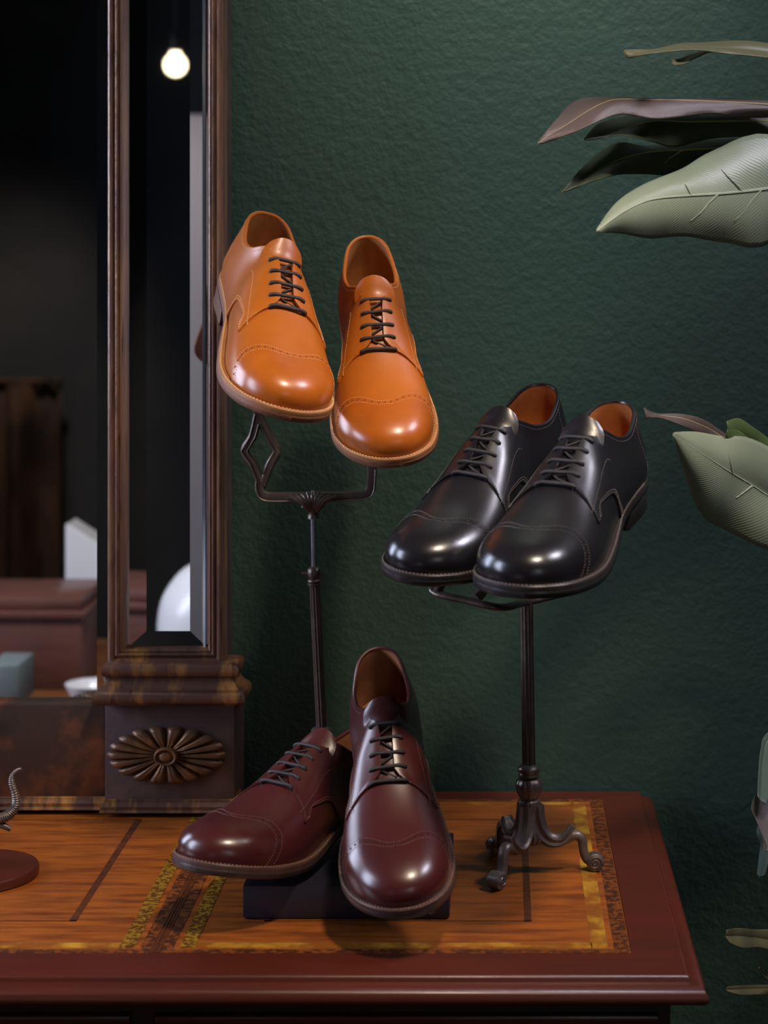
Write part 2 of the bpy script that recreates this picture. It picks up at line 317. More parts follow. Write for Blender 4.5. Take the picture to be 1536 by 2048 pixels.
on_mir(MB().add([(sx0,py_+db,sz0),(sx1,py_+db,sz0),(cx1,py_,cz0),(cx0,py_,cz0)],[(0,1,2,3)])).build('pier_glass_bevel', M['mirror'], mir, smooth=False)
g = MB().box((X(406.5,2.033),2.031,sz0),(X(411.5,2.033),2.040,MTOP)); on_mir(g).build('glass_edge', M['glass_edge'], mir, smooth=False)
# moulded frame round the pier glass: profile (distance from the outer edge, projection towards the viewer)
fx0, fx1, fz0 = X(217,2.03), X(447,2.03), Z(1326,2.03)
fp = [(0,-.028),(0,.004),(.0010,.0075),(.0028,.0095),(.0048,.0092),(.0060,.0066),(.0068,.0060),(.0082,.0078),(.0098,.0080),(.0108,.0056),(.0118,.0052),(.0130,.0062),(.0142,.0050),(.0152,.0020),(.0162,-.004),(.0175,-.012)]
def fpt(d, pr, c):
    y = 2.030-pr
    return {0:(fx0+d,y,MTOP),1:(fx0+d,y,fz0+d),2:(fx1-d,y,fz0+d),3:(fx1-d,y,MTOP)}[c]
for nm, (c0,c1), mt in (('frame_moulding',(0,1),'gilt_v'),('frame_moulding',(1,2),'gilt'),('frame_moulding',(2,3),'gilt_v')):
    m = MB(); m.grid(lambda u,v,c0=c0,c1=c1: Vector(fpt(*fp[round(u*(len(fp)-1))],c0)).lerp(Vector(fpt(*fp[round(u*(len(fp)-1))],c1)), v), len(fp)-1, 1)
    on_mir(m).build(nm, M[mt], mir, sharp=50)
# plinth: block, three mouldings, base
bx0, bx1, bz0, bz1 = X(210,2.012), X(469,2.012), Z(1604,2.012), Z(1404,2.012)
on_mir(MB().bbox((bx0,2.012,bz0-.006),(bx1,2.088,bz1+.01),.0012)).build('plinth_block', M['plinth'], mir)
def mould(name, x0, x1, prof, mat, yb=2.052, left=True):            # profile (projection from y, z) swept round left, front, right
    m = MB(); V = []
    for pr, y, z in prof:
        V += [(x0-pr,yb,z),(x0-pr,y-pr,z),(x1+pr,y-pr,z),(x1+pr,yb,z)]
    n = len(prof); Fc = [(i*4+j,i*4+j+1,(i+1)*4+j+1,(i+1)*4+j) for i in range(n-1) for j in range(3)]
    Fc += [(0,1,2,3),((n-1)*4+3,(n-1)*4+2,(n-1)*4+1,(n-1)*4)]
    m.add(V,Fc); return on_mir(m).build(name, mat, mir, sharp=45)
yc = 2.008
z1330, z1357, z1380, z1410 = (Z(p,2.0) for p in (1330,1357,1380,1411))
hx0, hx1 = X(216,2.0), X(462,2.0)
def torus(za, zb, p0, p1, n=8): return [(p0+(p1-p0)*math.sin(PI*k/n)**.6 if 0<k<n else p0, yc, za+(zb-za)*k/n) for k in range(n+1)]
mould('upper_torus', hx0, hx1, torus(z1330, z1357, .0035, .0075), M['gilt'])
mould('cavetto', hx0, hx1, [(.0012,yc,z1357),(.0012,yc,z1357-.002),(.002,yc,z1357-.004),(.0035,yc,z1357-.0068),(.006,yc,z1357-.0090),(.0062,yc,z1357-.0098),(.0085,yc,z1380)], M['gilt'])
mould('lower_torus', hx0, hx1, torus(z1380, z1410, .009, .0145), M['gilt'])
zb = DZ+.004
mould('plinth_base', bx0, bx1, [(.0002,2.012,bz0+.003),(.0012,2.012,bz0+.002),(.0012,2.012,bz0),(.0024,2.012,bz0-.001),(.0044,2.012,bz0-.004),(.0036,2.012,bz0-.0075),(.0048,2.012,bz0-.009),(.0050,2.012,zb+.001),(.0030,2.012,zb)], M['gilt'])
# low rail left of the plinth
rz1 = Z(1409,2.022)
on_mir(MB().bbox((ML,2.022,zb),(bx0+.004,2.060,rz1),.0015)).build('rail_panel', M['rail'], mir)
m = MB(); rp = [(.0,bz0+.003),(.0015,bz0+.002),(.0015,bz0),(.004,bz0-.003),(.003,bz0-.007),(.0045,bz0-.009),(.0045,zb+.001),(.0,zb)]
m.grid(lambda u,v: (ML+(bx0+.002-ML)*v, 2.022-rp[round(u*(len(rp)-1))][0], rp[round(u*(len(rp)-1))][1]), len(rp)-1, 1)
on_mir(m).build('rail_moulding', M['gilt'], mir, sharp=45)
# rosette: eighteen petals round an oval boss
rc = P(334,1509,2.012); ra, rb = 119/F*2.012, 58/F*2.012
rv = []; 
for k in range(40):
    a = 2*PI*k/40; rv.append((rc.x+ra*.93*math.cos(a), 2.0095, rc.z+rb*.90*math.sin(a)))
bk = MB().add(rv+[(x,2.0125,z) for x,y,z in rv], [tuple(range(40))]+[(i,(i+1)%40,40+(i+1)%40,40+i) for i in range(40)])
ros = on_mir(bk).build('rosette', M['rosette'], mir, sharp=60)
NP = 18
for k in range(NP):
    a0 = 2*PI*k/NP; da = PI/NP*.97
    def pet(u, v):
        q = v*2-1; rend = 1.0-.10*q**6-.04*q*q
        rr = .20+(rend-.20)*u; a = a0+q*da
        e = (1-abs(q)**3.2)**.75 if abs(q) < 1 else 0
        h = .0010+.0066*e*(.30+.70*math.sin(PI*min(1,u*.78+.10)))*(1 if u < .9 else max(0,1-((u-.9)/.1)**2)**.5*.75+.25*(1-(u-.9)/.1))
        h -= .0011*math.exp(-(q/.16)**2)*(1-u)*1.6
        return (rc.x+ra*rr*math.cos(a), 2.0105-h, rc.z+rb*rr*math.sin(a))
    on_mir(MB().grid(pet, 10, 10)).build('petal', M['rosette'], ros, sharp=0)
def boss(u, v):
    a = 2*PI*v; rr = u; h = .0075+ (.004*math.sin(PI*min(1,(1-u)/.35)) if u > .65 else .0035*max(0,1-(u/.6)**2)**.5 if u < .6 else 0) - (.006 if u >= .999 else 0)
    return (rc.x+.0125*rr*math.cos(a), 2.0105-h, rc.z+.0095*rr*math.sin(a))
on_mir(MB().grid(boss, 16, 28)).build('boss', M['rosette'], ros, sharp=0, merge=1e-6)

# ---- shoe surface (pure functions; local frame: toe +Y, up +Z, heel at the origin)
SF = [(0,0),(.004,.016),(.018,.027),(.04,.031),(.065,.0315),(.095,.031),(.115,.0315),(.128,.0325),(.148,.0355),(.170,.040),
      (.192,.0440),(.212,.0460),(.232,.0459),(.25,.0435),(.27,.0368),(.284,.0265),(.2925,.0138),(.295,0)]          # feather line (y, half width)
SR = [(0,.005,.092),(.011,.009,.0915),(.0195,.020,.088),(.024,.040,.0815),(.026,.062,.0775),(.0235,.086,.0815),(.0168,.105,.0920),(.0050,.1180,.0982),
      (0,.140,.0885),(0,.160,.0775),(0,.180,.0675),(0,.200,.0597),(0,.220,.0543),(0,.238,.0520),(0,.250,.0505),(0,.2555,.0498),(0,.2575,.0495),(0,.258,.0494)]  # topline / ridge (x, y, z)
NK = len(SF)-1
def lerp_tab(tab, y):
    if y <= tab[0][0]: return tab[0][1]
    for (a, b), (c, d) in zip(tab, tab[1:]):
        if y <= c:
            t = (y-a)/(c-a)
            return b+(d-b)*t
    return tab[-1][1]
ZF = [(0,.028),(.05,.0275),(.09,.0245),(.13,.0175),(.165,.0118),(.195,.0100),(.22,.0108),(.25,.0138),(.28,.0180),(.30,.0212)]
CL = [(0,0),(.06,.0),(.13,-.003),(.19,-.001),(.25,-.0025),(.30,-.007)]
def smooth_tab(tab, y, e=.012): return (lerp_tab(tab,y-e)+2*lerp_tab(tab,y)+lerp_tab(tab,y+e))/4
def crom(p0,p1,p2,p3,t):
    return tuple(.5*((2*b)+(-a+c)*t+(2*a-5*b+4*c-d)*t*t+(-a+3*b-3*c+d)*t*t*t) for a,b,c,d in zip(p0,p1,p2,p3))
def knot(tab, i):
    n = len(tab)-1
    if i < 0: p = tab[-i]; return tuple(-q if j == (1 if len(p)==2 else 0) else q for j,q in enumerate(p))
    if i > n: p = tab[2*n-i]; return tuple(-q if j == (1 if len(p)==2 else 0) else q for j,q in enumerate(p))
    return tab[i]
def spl(tab, k):
    i = min(int(k), len(tab)-2); t = k-i
    return crom(knot(tab,i-1),knot(tab,i),knot(tab,i+1),knot(tab,i+2),t)
def sstep(a,b,x):
    t = max(0,min(1,(x-a)/(b-a))); return t*t*(3-2*t)
def feather(k, side, off=0.0, hand=1):
    y,w = spl(SF,k); e=.02
    y2,w2 = spl(SF,min(NK,k+e)); y1,w1 = spl(SF,max(0,k-e))
    ty,tw = y2-y1,w2-w1
    if k <= 1e-6: ty,tw = 0,1
    if k >= NK-1e-6: ty,tw = 0,-1
    l = (ty*ty+tw*tw)**.5 or 1
    oy,ow = -tw/l, ty/l
    y += oy*off; w = max(0,w+ow*off)
    return (side*w + hand*smooth_tab(CL,y), y, smooth_tab(ZF,y)), (side*ow, oy)
def surf(k, v, side, hand=1):
    F,o = feather(k,side,0,hand)
    x,y,z = spl(SR,k); R = (side*max(0,x)+hand*smooth_tab(CL,y), y, z)
    H = R[2]-F[2]
    q = sstep(5.2,8.2,k)
    k1 = .42+.22*q+.06*sstep(11,15,k)
    b1 = .0035+.0015*q
    P1 = (F[0]+o[0]*b1, F[1]+o[1]*b1, F[2]+H*k1)
    d = (F[0]-R[0], F[1]-R[1])
    x2,y2,z2 = spl(SR,min(NK,k+.3)); x1,y1,z1 = spl(SR,max(0,k-.3))
    m = (z2-z1)/(y2-y1) if k > 7.5 and abs(y2-y1) > 1e-5 else -.45
    m = max(-.6,min(0,m)); g = sstep(12.5,14,k); m = m*(1-g)-.13*g
    c = .60
    Pr = (R[0]+d[0]*c, R[1]+d[1]*c, R[2]+d[1]*c*m)
    Po = (R[0]+o[0]*.0030, R[1]+o[1]*.0030, R[2]-.35*H)
    P2 = tuple(a+(b-a)*q for a,b in zip(Po,Pr))
    u = 1-v
    return tuple(u*u*u*a+3*u*u*v*b+3*u*v*v*cc+v*v*v*dd for a,b,cc,dd in zip(F,P1,P2,R))
def surfn(k, v, side, off, hand=1):
    e = .02
    p = surf(k,v,side,hand)
    k2,k1 = min(NK,k+e),max(0,k-e); v2,v1 = min(1,v+e),max(0,v-e)
    a = surf(k2,v,side,hand); b = surf(k1,v,side,hand); c = surf(k,v2,side,hand); d = surf(k,v1,side,hand)
    t = [i-j for i,j in zip(a,b)]; s = [i-j for i,j in zip(c,d)]
    if k <= 1e-6 or k >= NK-1e-6: t = [0,0,0]; t[0] = side*(1 if k <= 1e-6 else -1)
    n = (t[1]*s[2]-t[2]*s[1], t[2]*s[0]-t[0]*s[2], t[0]*s[1]-t[1]*s[0])
    l = (n[0]**2+n[1]**2+n[2]**2)**.5
    if v > .999 and k > 8: n = (0,n[1],n[2]); l = (n[1]**2+n[2]**2)**.5
    if l < 1e-12: return p
    sg = side
    return tuple(a+sg*off*b/l for a,b in zip(p,n))
LACE_K = [10.05, 9.42, 8.78, 8.12, 7.45]
CAPV = [(0,12.9),(.2,12.35),(.4,12.0),(.6,12.12),(.75,12.6),(.88,13.25),(1,13.75)]
def kcap(v): return smooth_tab(CAPV, v, .06)
QF = [(0,6.0),(.1,6.45),(.2,7.0),(.3,7.75),(.4,8.75),(.49,9.75),(.55,10.25),(.61,10.38),(.70,10.25),(.8,10.15),(.9,10.0),(1,9.95)]
def kq(b): return smooth_tab(QF, b, .02)
def vlim(k):                                                        # facing edge: distance kept from the ridge
    g = .088-.012*sstep(7.2,9.8,k)+.30*sstep(9.25,10.30,k)**2+.09*(1-sstep(6.95,7.6,k))
    return 1-g*sstep(6.05,6.95,k)
KE = [7.46, 8.07, 8.69, 9.30, 9.92]                                 # eyelet rows
KC = [7.76, 8.36, 8.97, 9.57, 10.18]
TQ, TC, TI = .0016, .0012, -.0019
def dashes(mb, pts, nrm, pitch=.0030, ln=.0019, wd=.00055, h=.00035):
    d = [0]
    for a, b in zip(pts, pts[1:]): d.append(d[-1]+(Vector(b)-Vector(a)).length)
    s, i = pitch*.5, 0
    while s < d[-1]:
        while i < len(d)-2 and d[i+1] < s: i += 1
        t = (s-d[i])/max(1e-9,d[i+1]-d[i]); p = Vector(pts[i]).lerp(Vector(pts[i+1]), t); n = Vector(nrm[i])
        T = (Vector(pts[i+1])-Vector(pts[i])).normalized(); B = n.cross(T).normalized(); q = []
        for sx in (-1,1):
            for sy in (-1,1):
                q.append(p+T*ln/2*sx*1.0+B*wd/2*sy-n*.0004); q.append(p+T*ln/2*sx*.6+B*wd/2*sy*.7+n*h)
        # q order: (sx,sy,low/high)
        mb.add(q, [(1,3,7,5),(0,1,5,4),(2,6,7,3),(0,2,3,1),(4,5,7,6)])
        s += pitch
def welt_e(k): return .0024+.0030*sstep(5.5,8.5,k)
def loop_k(n, k0=0.0, k1=NK):                                       # right side heel to toe, left side toe to heel
    ks = [k0+(k1-k0)*i/n for i in range(n+1)]
    return [(k,1) for k in ks]+[(k,-1) for k in ks[::-1]]
def make_shoe(style, hand, mat4, label, group=None, holes=True):
    L = LEATHER[style]
    t = empty('derby_shoe', (0,0,0), label, 'shoe', group); t.matrix_world = mat4
    sv = lambda k,v,s,o: surfn(k,v,s,o,hand)
    def both(w): return (1-abs(w), 1 if w >= 0 else -1)
    # vamp
    def vamp(u, w):
        v, s = both(1-2*w); k = 6.3+(NK-6.3)*u; 
        k0 = 6.3+3.5*sstep(.50,.80,v); k = k0+(NK-k0)*u
        return sv(k, min(v,1), s, 0)
    MB().grid(vamp, 56, 48).build('vamp', L['upper'], t, sharp=0, merge=2e-6)
    # toe cap
    def cap(off):
        def f(u, w):
            v, s = both(1-2*w); k0 = kcap(v); return sv(k0+(NK-k0)*u, v, s, off*(1 if off < 0 else 1))
        return f
    m = MB(); m.overlay(cap(TC), cap(-.0004), 26, 56, end=False); m.build('toe_cap', L['cap'], t, sharp=50, merge=2e-6)
    # quarters
    for s in (1,-1):
        def quarter(off, inner=None):
            def f(u, b):
                k = kq(b)*u; v = b*vlim(k)
                o = off+(.0009*sstep(.80,.97,b)*sstep(7.0,7.6,k) if inner is None else 0)
                if inner is not None: o = TI if (b > .999 and k < 6.2) else inner
                return sv(k, v, s, o)
            return f
        m = MB(); m.overlay(quarter(TQ), quarter(TQ,-.0003), 46, 30); m.build('quarter', L['upper'], t, sharp=50)
    # rolled topline edge (a thin bead on the opening) and heel stay
    pts = [sv(6.15-6.15*i/30,1,1,-.0002) for i in range(31)]+[sv(6.15*i/30,1,-1,-.0002) for i in range(1,31)]
    MB().tube(pts, .0019, 8).build('topline_binding', L['upper'], t)
    def stay(off):
        def f(u, w):
            wv = w*2-1; s = 1 if wv >= 0 else -1
            return sv(abs(wv)*(1.05-.55*u), u*.99, s, off)
        return f
    m = MB(); m.overlay(stay(TQ+.0011), stay(.0008), 14, 12); m.build('heel_stay', L['upper'], t, sharp=50)
    # lining, insole
    m = MB()
    for s in (1,-1): m.grid(lambda u,b,s=s: sv((8.6-1.75*sstep(.55,.8,b))*u, .04+.96*b, s, TI), 30, 14)
    m.build('lining', L['lining'], t, sharp=0, merge=2e-5)['label'] = {'tan':'tan suede lining','black':'chestnut suede lining','burgundy':'brown lining'}[style]
    def insole(u, w):
        k = .25+10*u; a,_ = feather(k,1,-.0015,hand); b,_ = feather(k,-1,-.0015,hand); p = Vector(a).lerp(Vector(b), w); p.z += .0035; return p
    MB().grid(insole, 24, 6).build('insole', L['insole'], t, sharp=0)
    # tongue
    bm = MB()
    for s in (1,-1): bm.grid(lambda u,v,s=s: surf(6.8+(NK-6.8)*u, v, s, hand), 60, 30)
    base = BVHTree.FromPolygons([Vector(v) for v in bm.v], bm.f)
    def drop(x, y):
        for dx in (0, .0006, -.0006, .0015, -.0015, .003, -.003):
            h = base.ray_cast(Vector((x+dx,y,.2)), Vector((0,0,-1)))[0]
            if h and h.z > .03: return h.z
        return .06
    yr = .141; cr = hand*smooth_tab(CL,yr)
    def tongue(dz):
        def f(u, w):
            q = w*2-1; y = .189-.083*u; hw = .0140+.0060*sstep(.35,.85,u)
            if u > .88: hw *= 1-.35*((u-.88)/.12)**2.5
            x = q*hw+hand*smooth_tab(CL,y)
            if y > yr: z = drop(x,y)
            else:
                d = yr-y; z = drop((x-hand*smooth_tab(CL,y))*(1-.15*sstep(.018,.03,d))+cr,yr)+.43*d+20*max(0,d-.019)**2-(q*q)*.10*d-.0022*sstep(0,.006,d)*(1-sstep(.021,.031,d))
            return (x, y, z+dz)
        return f
    m = MB(); m.overlay(tongue(-.0022), tongue(-.0040), 30, 14); m.grid(tongue(-.0040),30,14,True); m.build('tongue', L['upper'], t, sharp=50, merge=1e-6)
    # laces: five bars, then the crossings seen in the gap
    def brow(i, s):
        k = KE[i]; return Vector(sv(k, .80, s, TQ+.0012)), (Vector(sv(k,.80,s,1))-Vector(sv(k,.80,s,0))).normalized()
    for i in range(5):
        (a,na),(b,nb) = brow(i,1), brow(i,-1)
        c = (a+b)/2; top = Vector(sv(KC[i]-.12,1,1,TQ+.0014)); c = Vector((c.x,(c.y+top.y)/2,0)); c.z = max((a.z+b.z)/2+.0012, top.z-.0010)
        sk = .0012*(1 if i % 2 else -1)
        pts = rnd([a-na*.0036+(a-c)*.06, a-na*.0003+(a-c)*.05, a.lerp(c,.25)+Vector((0,sk*.4,.0010)), c.lerp(a,.35)+Vector((0,sk*.3,.0004)), c.lerp(b,.35)-Vector((0,sk*.3,-.0004)), b.lerp(c,.25)+Vector((0,-sk*.4,.0010)), b-nb*.0003+(b-c)*.05, b-nb*.0036+(b-c)*.06], 4)
        MB().tube(pts, .00178, 8).build('lace', L['lace'], t, sharp=0)
    m = MB()
    for i in range(4):
        for s in ((1,) if i % 2 else (-1,)):
            a = Vector(sv(KE[i]+.1,.90,s,TQ-.0006)); b = Vector(sv(KE[i+1]-.1,.90,-s,TQ-.0006)); c = (a+b)/2; c.z = drop(c.x,c.y)+.0004; a.z = max(a.z,drop(a.x,a.y)+.0002); b.z = max(b.z,drop(b.x,b.y)+.0002)
            m.tube(rnd([a-Vector((0,0,.0006)),c-Vector((0,0,.0012)),b-Vector((0,0,.0006))],4), .0011, 7)
    m.build('lace_crossing', L['lace'], t, sharp=0)
    # stitching (tiny thread dashes joined) and punched holes
    st = MB()
    def run(path, **k):
        pts = [sv(a,b,s,o) for a,b,s,o in path]; nr = [(Vector(sv(a,b,s,o+.001))-Vector(sv(a,b,s,o))).normalized() for a,b,s,o in path]
        dashes(st, pts, nr, **k)
    for dk in (.09, .52):
        run([(kcap(1-abs(1-2*i/60))+dk, 1-abs(1-2*i/60), 1 if i <= 30 else -1, TC) for i in range(61)], pitch=.0024, ln=.0015)
    for s in (1,-1):
        run([(kq(b)-.13-.05*(1-b), b*vlim(kq(b)-.13), s, TQ) for b in [.02+.93*i/40 for i in range(41)]], pitch=.0024, ln=.0015)
        run([(kq(b)-.33-.08*(1-b), b*vlim(kq(b)-.13), s, TQ) for b in [.02+.60*i/30 for i in range(31)]], pitch=.0024, ln=.0015)
        run([(k, vlim(k)-.035, s, TQ) for k in [7.1+2.75*i/30 for i in range(31)]], pitch=.0024, ln=.0015)
        run([(k, .60-.03*(k-7)-.02*(10.3-k), s, TQ) for k in [6.6+3.8*i/30 for i in range(31)]], pitch=.0024, ln=.0015)
        run([(k, .955, s, TQ) for k in [.3+6.3*i/40 for i in range(41)]], pitch=.0024, ln=.0015)
        run([(1.9+.9*math.sin(v*2.2), v, s, TQ) for v in [.05+.9*i/30 for i in range(31)]], pitch=.0024, ln=.0015)
    tag(st.build('stitching', L['stitch'], t, smooth=False, normals=False), kind='stuff')
    ho = MB()
    def disc(p, n, r):
        n = Vector(n); a = n.orthogonal().normalized(); b = n.cross(a)
        ho.add([Vector(p)+n*.0003]+[Vector(p)+(a*math.cos(PI*k/4)+b*math.sin(PI*k/4))*r+n*.0002 for k in range(8)], [(0,1+k,1+(k+1)%8) for k in range(8)])
    for i in range(25):
        w = 1-2*(i+.5)/25; v, s = both(w)
        if v < .10: continue
        k = kcap(v)+.30; p = sv(k,v,s,TC); n = (Vector(sv(k,v,s,TC+.001))-Vector(p)).normalized(); disc(p, n, .00115)
    for s in (1,-1):
        for i in range(5): p = sv(KE[i],.80,s,TQ); n = (Vector(sv(KE[i],.80,s,TQ+.001))-Vector(p)).normalized(); disc(p,n,.0019)
    tag(ho.build('punched_holes', L['hole'], t, smooth=False, normals=False), kind='stuff')
    # welt, sole, heel
    lp = loop_k(64)[:-1]
    def sweep(sec, lp, name, mat, sharp=35):
        m = MB(); V = []
        for k, s in lp:
            for e, z in sec(k):
                p,_ = feather(k,s,e,hand); V.append((p[0],p[1],p[2]+z))
        n, c = len(lp), len(sec(1))
        m.add(V, [(i*c+j, i*c+(j+1)%c, ((i+1)%n)*c+(j+1)%c, ((i+1)%n)*c+j) for i in range(n) for j in range(c)])
        return m.build(name, mat, t, sharp=sharp, merge=1e-6)
    sweep(lambda k: [(-.003,.0012),(welt_e(k)-.0006,.0010),(welt_e(k),.0004),(welt_e(k)+.0003,-.0012),(welt_e(k),-.0034),(-.003,-.0034)], lp, 'welt', L['welt'])
    ws = MB(); pts = []; 
    for k, s in [(3.0+(NK-3.0)*i/70, 1) for i in range(71)]+[(NK-(NK-3.0)*i/70, -1) for i in range(1,71)]:
        p,_ = feather(k,s,welt_e(k)*.78,hand); pts.append((p[0],p[1],p[2]+.0012))
    dashes(ws, pts, [(0,0,1)]*len(pts), pitch=.0034, ln=.0023, wd=.0013, h=.0008)
    tag(ws.build('welt_stitching', L['stitch'], t, smooth=False, normals=False), kind='stuff')
    m = MB(); V = []; sec = [(-.006,-.0034),(0,-.0034),(.0004,-.0050),(.0002,-.0082),(-.0008,-.0095)]
    for k, s in lp:
        for e, z in sec: p,_ = feather(k,s,welt_e(k)+e,hand); V.append((p[0],p[1],p[2]+z))
    n, c = len(lp), len(sec)
    Fc = [(i*c+j, i*c+j+1, ((i+1)%n)*c+j+1, ((i+1)%n)*c+j) for i in range(n) for j in range(c-1)]
    h = (n+1)//2
    for i in range(64): Fc.append((i*c+c-1, (i+1)*c+c-1, ((n-i-1)%n)*c+c-1, ((n-i)%n)*c+c-1))
    m.add(V, Fc); m.build('outsole', L['sole'], t, sharp=40, merge=1e-6)
    m = MB(); V = []; hl = loop_k(20, 0, 4.75)[:-1]
    for k, s in hl:
        for e, zt in ((.0,1),(.0003,.97),(-.0004,.35),(.0,.05),(-.0012,0)):
            p,_ = feather(k,s,welt_e(k)+e-.0012*(1-zt),hand); V.append((p[0],p[1],(p[2]-.0095)*zt))
    n = len(hl); c = 5
    m.add(V, [(i*c+j, i*c+j+1, ((i+1)%n)*c+j+1, ((i+1)%n)*c+j) for i in range(n) for j in range(c-1)]+[tuple(i*c+c-1 for i in range(n)), tuple(i*c for i in range(n))[::-1]])
    m.build('heel', L['heel'], t, sharp=40, merge=1e-6)
    return t
def pose(org, toe, up, s, pitch=0):                                          # org / toe / up fitted at s = 1, then drawn nearer or farther along with the size
    C = Vector((0,0,CAM_Z)); o = C+(Vector(org)-Vector((0,0,.10))-C)*s
    y = Vector(toe).normalized(); z = Vector(up); z = (z-y*z.dot(y)).normalized(); x = y.cross(z)
    M4 = Matrix.Identity(4)
    for i in range(3): M4[i][0], M4[i][1], M4[i][2], M4[i][3] = x[i]*s, y[i]*s, z[i]*s, o[i]
    if pitch: q = Vector((0,.20,0)); M4 = M4 @ Matrix.Translation(q) @ Matrix.Rotation(R(pitch),4,'X') @ Matrix.Translation(-q)
    return M4
POSE = {
 'tan_right':  pose((-.1378,2.1224,1.3672),(.110,-.857,-.503),(-.015,-.507,.862),.940),
 'tan_left':   pose((-.2582,1.9813,1.3842),(.258,-.889,-.377),(.321,-.289,.902),1.0),
 'black_left': pose((.0470,1.9673,1.2122),(-.395,-.879,-.267),(-.014,-.285,.958),.964),
 'black_right':pose((.1116,1.8153,1.2030),(-.355,-.917,-.179),(-.042,-.175,.984),1.005),
 'burg_right': pose((-.1122,1.9851,.9594),(.088,-.923,-.375),(-.075,-.382,.921),.9335),
 'burg_left':  pose((-.1266,1.9889,.8631),(-.445,-.894,.053),(.074,.022,.997),.955),
}
SHOE = {}
POSE['burg_left'] = Matrix.Translation(Vector((0,0,.0016))) @ POSE['burg_left']
SHOE['tan_left'] = make_shoe('tan', -1, POSE['tan_left'], 'tan leather derby shoe on the tall stand, the one beside the mirror frame', 'pair of tan derby shoes')
SHOE['tan_right'] = make_shoe('tan', 1, POSE['tan_right'], 'tan leather derby shoe on the tall stand, the lower one further from the mirror', 'pair of tan derby shoes')
SHOE['black_left'] = make_shoe('black', -1, POSE['black_left'], 'black leather derby shoe on the tripod stand, the rear one partly hidden by its pair', 'pair of black derby shoes')
SHOE['black_right'] = make_shoe('black', 1, POSE['black_right'], 'black leather derby shoe on the tripod stand, the front one showing its whole side', 'pair of black derby shoes')
SHOE['burg_left'] = make_shoe('burgundy', -1, POSE['burg_left'], 'burgundy derby shoe lying level on the navy box with its toe pointing left', 'pair of burgundy derby shoes')
SHOE['burg_right'] = make_shoe('burgundy', 1, POSE['burg_right'], 'burgundy derby shoe tipped toe down over the front of the navy box', 'pair of burgundy derby shoes')

# ------------------------------------------------------------------ navy box under the burgundy pair
bt = .7885
bx = empty('shoe_box', (-.13, 1.78, DZ), 'flat dark navy box lying on the desk under the burgundy shoes', 'box')
def on_box(mb): mb.v = [(x+.13, y-1.78, z-DZ) for x, y, z in mb.v]; return mb
QX0, QX1, QY0, QY1 = -.2185, -.0430, 1.6985, 1.857
on_box(MB().bbox((QX0+.0012,QY0+.0012,DZ),(QX1-.0012,QY1-.0012,bt-.001),.0008)).build('base', M['navy_box'], bx)
on_box(MB().bbox((QX0,QY0,DZ+.0012),(QX1,QY1,bt),.0011)).build('lid', M['navy_box'], bx)
em = MB(); c = Vector((-.0585, QY0-.0002, DZ+.0092))
em.tube(rnd([c+Vector((x*.0011,0,z*.0011)) for x,z in ((2.6,3.4),(1.2,4.6),(-.8,4.0),(-1.0,2.2),(.6,.8),(2.0,-.6),(1.8,-2.8),(.2,-3.8),(-1.8,-3.0))],5), .00035, 5)
em.tube(rnd([c+Vector((x*.0011,0,z*.0011)) for x,z in ((-2.8,1.2),(-1.2,.8),(.8,1.6),(2.8,2.0))],4), .00025, 5)
on_box(em).build('mark', M['navy_mark'], bx)

